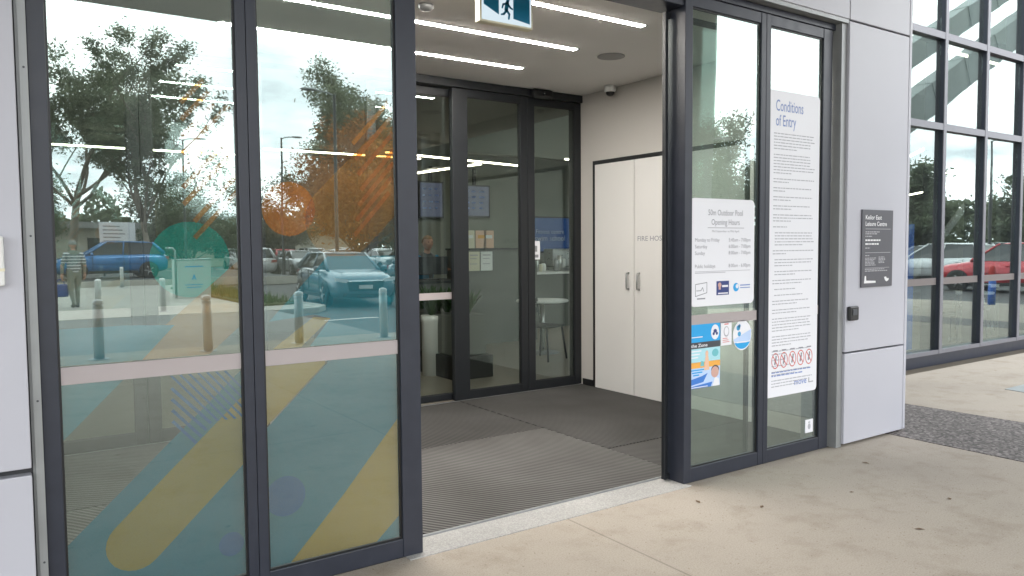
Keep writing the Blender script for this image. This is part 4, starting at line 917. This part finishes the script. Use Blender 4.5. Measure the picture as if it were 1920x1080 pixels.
# ------------------------------------------------------------------ cars (front towards +Y)
def loft(mb, rings, mi=0, smooth=True):
    n = len(rings[0]); vs = [p for r in rings for p in r]; fs = []
    for i in range(len(rings) - 1):
        for k in range(n): k2 = (k + 1) % n; fs.append((i * n + k, i * n + k2, (i + 1) * n + k2, (i + 1) * n + k))
    fs += [tuple(range(n - 1, -1, -1)), tuple(range((len(rings) - 1) * n, len(rings) * n))]
    mb.add(vs, fs, mi, smooth)
def car(label, paintk, loc, rz, group, style='suv'):
    t = thing('parked_car', label, 'car', loc, rz, group)
    H = {'suv': 1.60, 'hatch': 1.50, 'sedan': 1.44}[style]; Pm = PAINT[paintk]
    st = [(2.20, .36, .66, .60, .72, .62), (2.12, .24, .78, .76, .84, .72), (1.85, .20, .90, .84, .90, .76), (1.35, .20, .97, .88, .92, .80), (.9, .20, 1.02, .88, .92, .82), (0, .20, 1.03, .88, .92, .84), (-1.0, .20, 1.06, .88, .92, .84),
          (-1.75, .24, 1.08, .86, .91, .82), (-2.08, .30, 1.04, .80, .87, .76), (-2.2, .42, .92, .70, .78, .66)]
    b = MB(); rings = []
    for y, zb, zt, wb, wm, wt in st:
        zm = zb + (zt - zb) * .45
        half = [(wb * .8, zb), (wb, zb + .06), (wm, zm), (wm * .985, zm + (zt - zm) * .55), (wt, zt - .02), (wt * .72, zt + .012)]
        rings.append([(x, y, z) for x, z in half] + [(-x, y, z) for x, z in half[::-1]])
    loft(b, rings); body_ = b.build('body', Pm, t)
    e = body_.modifiers.new('sub', 'SUBSURF'); e.levels = e.render_levels = 1
    rt, rb = (-1.55, -2.02) if style != 'sedan' else (-.95, -1.65)
    wf, zc = .80, 1.02
    base = [(-.76, .98), (.76, .98), (.80, 0), (.78, rb + .05), (-.78, rb + .05), (-.80, 0)]
    tf = .22
    # pillars and roof
    tp = {'fl': (-.60, tf, H - .04), 'fr': (.60, tf, H - .04), 'rl': (-.60, rt, H - .06), 'rr': (.60, rt, H - .06)}
    bs = {'fl': (-.74, 1.05, .99), 'fr': (.74, 1.05, .99), 'rl': (-.77, rb, 1.05), 'rr': (.77, rb, 1.05)}
    q = MB()
    rr = []
    for y, z, w_ in ((tf + .06, H - .05, .56), (tf - .1, H - .015, .60), ((tf + rt) / 2, H, .62), (rt + .15, H - .02, .60), (rt - .06, H - .07, .56)):
        rr.append([(-w_, y, z - .045), (-w_ * .98, y, z - .015), (-w_ * .6, y, z + .008), (w_ * .6, y, z + .008), (w_ * .98, y, z - .015), (w_, y, z - .045)])
    loft(q, rr)
    for k in ('fl', 'fr', 'rl', 'rr'): q.tube([bs[k], tp[k]], [.045, .035] if k[0] == 'f' else [.10, .06], 6)
    for sx in (-1, 1): q.tube([(sx * .775, -.35, 1.03), (sx * .605, -.42, H - .05)], .03, 6)
    q.build('roof', Pm, t)
    MB().add([bs['fl'], bs['fr'], tp['fr'], tp['fl']], [(0, 1, 2, 3)]).build('windscreen', M['carglass'], t)
    MB().add([bs['rr'], bs['rl'], tp['rl'], tp['rr']], [(0, 1, 2, 3)]).build('rear_window', M['carglass'], t)
    for sx, a, c in ((-1, 'fl', 'rl'), (1, 'fr', 'rr')):
        MB().add([bs[a], tp[a], tp[c], bs[c]], [(0, 1, 2, 3) if sx > 0 else (3, 2, 1, 0)]).build('side_window', M['carglass'], t)
        h = MB(); h.prism([(sx * .46, .66), (sx * .80, .70), (sx * .82, .80), (sx * .50, .76)], 2.02, 2.19); h.build('headlight', M['headlamp'], t)
        h = MB(); h.prism([(sx * .50, .80), (sx * .80, .82), (sx * .80, .95), (sx * .52, .93)], -2.19, -2.02); h.build('tail_light', M['taillamp'], t)
        k = MB()
        for y in (.80, -.36, -1.25): k.box(sx * .905, y - .007, .40, sx * .9215, y + .007, .98)
        k.box(sx * .905, -1.2, .62, sx * .9225, .8, .632).build('door_seams', M['black'], t)
        MB().box(sx * .90, -.28, .86, sx * .935, -.10, .885).box(sx * .90, .0 - 1.18, .87, sx * .935, -1.0, .895).build('door_handles', Pm, t)
        MB().ball((sx * .97, .82, 1.04), .10, 0, 1, .6, .75).build('mirror', Pm, t)
        MB().box(sx * .905, -.9, .24, sx * .93, .95, .34, bev=.01).build('side_skirt', M['black'], t)
        for y in (1.36, -1.34):
            MB().lathe([(.385, -.03), (.385, .03)], (sx * .90, y, .34), n=24, axis='x').build('wheel_arch', M['black'], t)
            wh = MB().lathe([(.24, -.10), (.32, -.10), (.335, -.08), (.335, .08), (.32, .10), (.24, .10)], (sx * .86, y, .335), n=28, axis='x').build('wheel', M['rubber'], t)
            k = MB().lathe([(.235, .0), (.235, sx * .085), (.20, sx * .075), (.03, sx * .06)], (sx * .875, y, .335), n=24, axis='x', mi=1)
            for i in range(5):
                a_ = 2 * math.pi * i / 5
                k.tube([(sx * .965, y + .03 * math.cos(a_), .335 + .03 * math.sin(a_)), (sx * .972, y + .215 * math.cos(a_), .335 + .215 * math.sin(a_))], [.03, .022], 6)
            k.build('rim', [M['rim'], M['black']], wh)
    MB().prism([(-.45, .44), (.45, .44), (.52, .70), (-.52, .70)], 2.13, 2.215).box(-.62, 2.10, .27, .62, 2.19, .36).build('grille', M['black'], t)
    MB().box(-.19, 2.216, .50, .19, 2.226, .60).build('number_plate', M['plate'], t)
    return t
g = 'cars parked in the car park'
car('blue small SUV parked side on behind the white direction sign', 'blue', (4.7, -33.6 + 2.4, .24), R(90), g, 'suv').location = (4.45, -30.6, .24)
car('grey blue hatchback facing the building beside the kerb', 'grey', (8.55, -14.6, -.12), R(6), g, 'hatch')
random.seed(5)
row1 = [('white', 'suv', 'white SUV at the left end of the first parked row'), ('silver', 'sedan', 'silver sedan second in the first parked row'), ('white', 'hatch', 'white hatchback third in the first parked row'), ('white', 'sedan', 'white sedan fourth in the first parked row'), ('red', 'suv', 'red SUV in the middle of the first parked row'), ('silver', 'hatch', 'silver hatchback after the red SUV in the first row'), ('black', 'suv', 'black SUV near the end of the first parked row')]
for i, (c_, s_, lb) in enumerate(row1): car(lb, c_, (12.6 + i * 2.7, -38.2 + random.uniform(-.3, .3), -.12), R(random.choice((0, 180)) + random.uniform(-2, 2)), g, s_)
row2 = [('white', 'sedan', 'white sedan at the left end of the back row'), ('red', 'hatch', 'red hatchback in the back row'), ('white', 'suv', 'white SUV in the back row behind the lamp post'), ('silver', 'suv', 'silver SUV in the back row'), ('white', 'hatch', 'white hatchback in the back row'), ('red', 'sedan', 'red sedan at the right end of the back row')]
for i, (c_, s_, lb) in enumerate(row2): car(lb, c_, (15 + i * 2.75, -49.5 + random.uniform(-.3, .3), -.12), R(random.choice((0, 180)) + random.uniform(-2, 2)), g, s_)
g3 = 'cars parked beside the curtain wall'
car('bright red SUV parked side on at the right, mirrored in the curtain wall', 'red', (27.4, -1.6, -.12), R(180 + 4), g3, 'suv')
car('white SUV parked behind the bright red one', 'white', (31.2, -5.8, -.12), R(183), g3, 'suv')
car('silver sedan with its tail beside the red SUV', 'silver', (24.2, -7.6, -.12), R(95), g3, 'sedan')
car('white hatchback farthest along the right hand bays', 'white', (35.5, .5, -.12), R(184), g3, 'hatch')
car('black hatchback opposite the doors mirrored low in the hours door', 'black', (19.5, -10.6, -.12), R(92), g3, 'hatch')
car('white sedan between the lamp post and the dark trees', 'white', (29.5, -9.4, -.12), R(185), g3, 'sedan')
car('black SUV in the second bay behind the white SUV', 'black', (36.5, -5.2, -.12), R(3), g3, 'suv')
car('silver hatchback in front of the large dark tree', 'silver', (37.2, -9.5, -.12), R(184), g3, 'hatch')
car('grey blue sedan at the right beyond the hatchback', 'grey', (12.6, -16.5, -.12), R(2), g3, 'sedan')

# ------------------------------------------------------------------ far building and hedges
t = thing('shop_building', 'long low pale building far across the car park', 'building', (10, -76, -.2))
MB().box(-22, 0, 0, 20, 10, 3.4).build('wall', M['brickpale'], t); MB().box(-22.5, -.5, 3.4, 20.5, 10.6, 3.9).build('roof', M['roofgrey'], t)
for i in range(7): MB().box(-18 + i * 5, 10.01, .8, -15.5 + i * 5, 10.06, 2.6).build('window', M['carglass'], t)

# ------------------------------------------------------------------ trees
def tree(name, label, loc, h, spread, seed, leaf, n_leaf, lsize, bare=.35, group='trees round the car park', trunks=1, clump=.9, rise=1., keep=.8):
    rnd = random.Random(seed); t = thing(name, label, 'tree', loc, 0, group)
    tr = MB(); tips = []
    def branch(p, d, l, r, lev):
        pts = [p]; rad = [r]; q = p.copy(); dd = d.copy(); n = 4
        for i in range(n):
            dd = (dd + Vector((rnd.uniform(-.22, .22), rnd.uniform(-.22, .22), rnd.uniform(-.05, .16) * rise))).normalized()
            q = q + dd * l / n; pts.append(q.copy()); rad.append(max(.012, r * (1 - .45 * (i + 1) / n)))
            if lev > 0 and i >= 1:
                for _ in range(rnd.choice((1, 1, 2))):
                    a = rnd.uniform(0, 6.28); s = Vector((math.cos(a), math.sin(a), rnd.uniform(.1, .8))).normalized()
                    branch(q.copy(), (dd * .45 + s * .75).normalized(), l * rnd.uniform(.45, .68), rad[-1] * .6, lev - 1)
            if lev <= 1 and i >= 1: tips.append((q.copy(), l))
        tr.tube(pts, rad, 7 if lev > 1 else 5)
        tips.append((q.copy(), l))
    for k in range(trunks):
        a = rnd.uniform(0, 6.28); lean = rnd.uniform(.05, .25)
        d0 = Vector((math.cos(a) * lean, math.sin(a) * lean, 1)).normalized()
        base = Vector((math.cos(a) * .3 * (trunks > 1), math.sin(a) * .3 * (trunks > 1), -.05)); top = base + d0 * h * bare
        tr.tube([base, base + d0 * h * bare * .1, top], [h * .024, h * .017, h * .012], 10)
        for b_ in range(rnd.choice((4, 5))):
            an = a + b_ * 6.28 / 4.5 + rnd.uniform(-.4, .4); s = Vector((math.cos(an) * spread, math.sin(an) * spread, rnd.uniform(.5, 1.3) * rise)).normalized()
            branch(top - d0 * rnd.uniform(0, h * bare * .25), s, h * rnd.uniform(.30, .44), h * .0075, 2)
        branch(top, d0, h * (1 - bare) * .7, h * .010, 2)
    tr.build('trunk', M['bark'], t)
    cr = MB(); ok = [p for p in tips if rnd.random() < keep]
    n_leaf = int(n_leaf * 3.4); lsize *= .58
    for i in range(n_leaf):
        p, l = ok[i % len(ok)]
        c = p + Vector((rnd.gauss(0, .42), rnd.gauss(0, .42), rnd.gauss(-.06, .30))) * clump
        if c.z < .2: continue
        u = Vector((rnd.uniform(-1, 1), rnd.uniform(-1, 1), rnd.uniform(-1, .3))).normalized(); v_ = u.orthogonal().normalized()
        v_ = (v_ * math.cos(i) + u.cross(v_) * math.sin(i)); s = lsize * rnd.uniform(.6, 1.4)
        cr.add([c - u * s, c + v_ * s * .38, c + u * s, c - v_ * s * .38], [(0, 1, 2, 3)])
    cr.build('crown', leaf, t); return t
tree('gum_tree', 'tall open gum tree mirrored over the left of the teal circle door', (4.0, -44.5, -.15), 14.2, 1.2, 21, M['gum1'], 12000, .20, .36, clump=.85, keep=.5)
tree('gum_tree', 'dark narrow gum tree to the right of the tall open one', (7.4, -38, -.15), 10.6, .45, 5, M['gum2'], 4200, .17, .30, clump=.5, rise=1.6, keep=.5)
tree('gum_tree', 'broad gum tree mirrored at the top right of the orange circle door', (21.6, -37.5, -.15), 11.8, 1.1, 33, M['gum1'], 13000, .19, .30, clump=.9, keep=.62)
tree('broad_tree', 'bushy orange brown tree mirrored right of the orange circle', (16.6, -33.0, -.15), 7.6, 1.3, 8, M['orangeleaf'], 12000, .19, .2, clump=1.0, trunks=3, keep=.95)
tree('broad_tree', 'dense brown green tree beside the broad gum', (22.0, -34.5, -.15), 6.6, 1.2, 14, M['autumn'], 12000, .19, .2, clump=1.0, trunks=3, keep=.95)
tree('broad_tree', 'rounded tree mirrored behind the orange circle', (19.0, -55, -.15), 6.6, 1.4, 17, M['autumn'], 9000, .22, .18, clump=1.0, trunks=2)
tree('broad_tree', 'rounded tree left of the white direction sign', (1.0, -52, -.15), 7.2, 1.2, 18, M['gum2'], 6500, .22, .2, clump=1.0, trunks=2)
tree('broad_tree', 'dark tree behind the utility cabinet', (11.5, -50, -.15), 6.4, 1.3, 19, M['gum2'], 7000, .22, .16, clump=1.0, trunks=2)
tree('gum_tree', 'round headed tree mirrored above the opening hours sign', (43.5, -30, -.15), 9.4, 1.0, 23, M['gum2'], 7000, .22, .24, clump=1.0)
tree('broad_tree', 'dark spreading tree right of the round headed one', (51, -27, -.15), 7.5, 1.3, 24, M['gum2'], 6500, .24, .2, clump=1.1, trunks=2)
for i, (x, y, h, lb) in enumerate(((44, -7, 4.8, 'large dark tree mirrored behind the red SUV'), (47, -15, 5.2, 'tall dark tree left of the red SUV'), (50, -1.5, 7.4, 'tallest dark tree at the right of the curtain wall reflections'), (38, -14, 4.2, 'mid green tree over the white SUV'), (58, -22, 7, 'far dark tree behind the right hand car park'), (46, 5, 7.0, 'dark tree past the end of the pavement'))):
    tree('gum_tree', lb, (x, y, -.15), h, 1.1, 40 + i, M['gum2'] if i != 3 else M['autumn'], 6500, .24, .18, clump=.85, group='trees beside the right hand car park')
# tree belt far off: one mass
tb = MB(); rnd = random.Random(77)
for i in range(30000):
    a = rnd.uniform(0, 1); x = -50 + 180 * a; top = 4.6 + 2.2 * math.sin(x * .21) + 1.5 * math.sin(x * .57 + 1) + 1.0 * math.sin(x * 1.3)
    c = Vector((x, -92 + rnd.uniform(-2, 2) + max(0, x - 30) * .75, -.3 + top * rnd.random() ** .7)); s = .42 * rnd.uniform(.5, 1.4)
    u = Vector((rnd.uniform(-1, 1), rnd.uniform(-1, 1), rnd.uniform(-1, 1))).normalized(); v_ = u.orthogonal().normalized()
    tb.add([c - u * s, c + v_ * s * .6, c + u * s, c - v_ * s * .6], [(0, 1, 2, 3)])
tag(tb.build('tree_belt', M['gum2']), 'distant belt of trees beyond the car park', 'trees', kind='stuff')
# dry leaves on the concrete
for i, (x, y) in enumerate(((3.37, 3.02), (3.98, 2.05), (4.25, 2.60), (4.9, 2.9), (2.1, 2.5), (4.6, 2.2), (3.6, 2.75))):
    s = random.uniform(.010, .018); a = random.uniform(0, 6.28)
    o = MB().add([(-s * 1.6, 0, .001), (0, -s * .7, .004), (s * 1.6, 0, .002), (0, s * .7, .004), (0, 0, .0005)], [(0, 1, 4), (1, 2, 4), (2, 3, 4), (3, 0, 4), (0, 3, 2, 1)]).build('fallen_leaf', M['leafdry'])
    o.location = (x, y, .001); o.rotation_euler = (0, 0, a); tag(o, 'tiny brown dry leaf lying on the beige concrete by the doors', 'leaf', 'dry leaves on the pavement')

# ------------------------------------------------------------------ light
w = bpy.data.worlds.new('World'); sc.world = w; w.use_nodes = True
N, L = w.node_tree.nodes, w.node_tree.links; N.clear()
out = N.new('ShaderNodeOutputWorld'); bg = N.new('ShaderNodeBackground'); L.new(bg.outputs[0], out.inputs[0]); bg.inputs[1].default_value = .15
SE, SR = 56, 25
sky = N.new('ShaderNodeTexSky'); sky.sky_type = 'NISHITA'; sky.sun_disc = False; sky.sun_elevation = R(SE); sky.sun_rotation = R(SR); sky.dust_density = 3
tc = N.new('ShaderNodeTexCoord'); sx = N.new('ShaderNodeSeparateXYZ'); L.new(tc.outputs['Generated'], sx.inputs[0])
ad = N.new('ShaderNodeMath'); ad.operation = 'ADD'; ad.inputs[1].default_value = .22; L.new(sx.outputs['Z'], ad.inputs[0])
mxm = N.new('ShaderNodeMath'); mxm.operation = 'MAXIMUM'; mxm.inputs[1].default_value = .05; L.new(ad.outputs[0], mxm.inputs[0])
dv = N.new('ShaderNodeVectorMath'); dv.operation = 'DIVIDE'; L.new(tc.outputs['Generated'], dv.inputs[0])
cb = N.new('ShaderNodeCombineXYZ'); [L.new(mxm.outputs[0], cb.inputs[i]) for i in range(2)]; cb.inputs[2].default_value = 1; L.new(cb.outputs[0], dv.inputs[1])
n1 = N.new('ShaderNodeTexNoise'); n1.inputs['Scale'].default_value = 1.6; n1.inputs['Detail'].default_value = 8; n1.inputs['Roughness'].default_value = .55; L.new(dv.outputs[0], n1.inputs['Vector'])
cl = N.new('ShaderNodeValToRGB'); e = cl.color_ramp.elements
e[0].position = .34; e[0].color = (10.5, 11.3, 12.2, 1); e[1].position = .50; e[1].color = (17.5, 18.3, 18.8, 1); x = e.new(.68); x.color = (25, 25, 25, 1)
L.new(n1.outputs['Fac'], cl.inputs[0])
cov = N.new('ShaderNodeValToRGB'); cov.color_ramp.elements[0].position = .25; cov.color_ramp.elements[0].color = (.75, .75, .75, 1); cov.color_ramp.elements[1].position = .42; L.new(n1.outputs['Fac'], cov.inputs[0])
mix = N.new('ShaderNodeMix'); mix.data_type = 'RGBA'; L.new(cov.outputs[0], mix.inputs[0]); L.new(sky.outputs[0], mix.inputs[6]); L.new(cl.outputs[0], mix.inputs[7]); 
dt = N.new('ShaderNodeVectorMath'); dt.operation = 'DOT_PRODUCT'; L.new(tc.outputs['Generated'], dt.inputs[0]); dt.inputs[1].default_value = (math.sin(R(175)) * .93, math.cos(R(175)) * .93, .36)
mr = N.new('ShaderNodeMapRange'); mr.interpolation_type = 'SMOOTHSTEP'; mr.inputs['From Min'].default_value = -.3; mr.inputs['From Max'].default_value = 1; mr.inputs['To Min'].default_value = .62; mr.inputs['To Max'].default_value = 1.42; L.new(dt.outputs['Value'], mr.inputs['Value'])
sv = N.new('ShaderNodeVectorMath'); sv.operation = 'SCALE'; L.new(mix.outputs[2], sv.inputs[0]); L.new(mr.outputs[0], sv.inputs['Scale']); L.new(sv.outputs[0], bg.inputs[0])
su = bpy.data.lights.new('sun', 'SUN'); su.energy = 1.5; su.angle = R(20); su.color = (1, .96, .90)
so = bpy.data.objects.new('sun', su); COL.objects.link(so)
# direction of the sun in the sky texture: rotation measured from +Y towards +X
az = R(SR); d = Vector((math.sin(az) * math.cos(R(SE)), math.cos(az) * math.cos(R(SE)), math.sin(R(SE))))
so.rotation_euler = d.to_track_quat('Z', 'Y').to_euler()

# ------------------------------------------------------------------ camera
cam = bpy.data.cameras.new('camera'); co = bpy.data.objects.new('camera', cam); COL.objects.link(co); sc.camera = co
cam.sensor_width = 36; cam.lens = 1437.2 / 1920 * 36; cam.clip_start = .05; cam.clip_end = 2000
yaw, pit, rol = R(34.394), R(3.132), R(.459)
F = Vector((math.sin(yaw) * math.cos(pit), math.cos(yaw) * math.cos(pit), -math.sin(pit))); r0 = Vector((math.cos(yaw), -math.sin(yaw), 0)); d0 = F.cross(r0)
r2 = r0 * math.cos(rol) + d0 * math.sin(rol); d2 = d0 * math.cos(rol) - r0 * math.sin(rol)
co.matrix_world = Matrix(((r2.x, -d2.x, -F.x, 0), (r2.y, -d2.y, -F.y, 0), (r2.z, -d2.z, -F.z, 1.5), (0, 0, 0, 1)))

vs = sc.view_settings; vs.view_transform = 'Standard'; vs.look = 'None'; vs.exposure = .33; vs.gamma = 1; vs.use_curve_mapping = False
cy = sc.cycles; cy.max_bounces = 12; cy.transparent_max_bounces = 24; cy.glossy_bounces = 6; cy.diffuse_bounces = 4; cy.caustics_reflective = False; cy.caustics_refractive = False; cy.use_denoising = True; cy.sample_clamp_indirect = 6
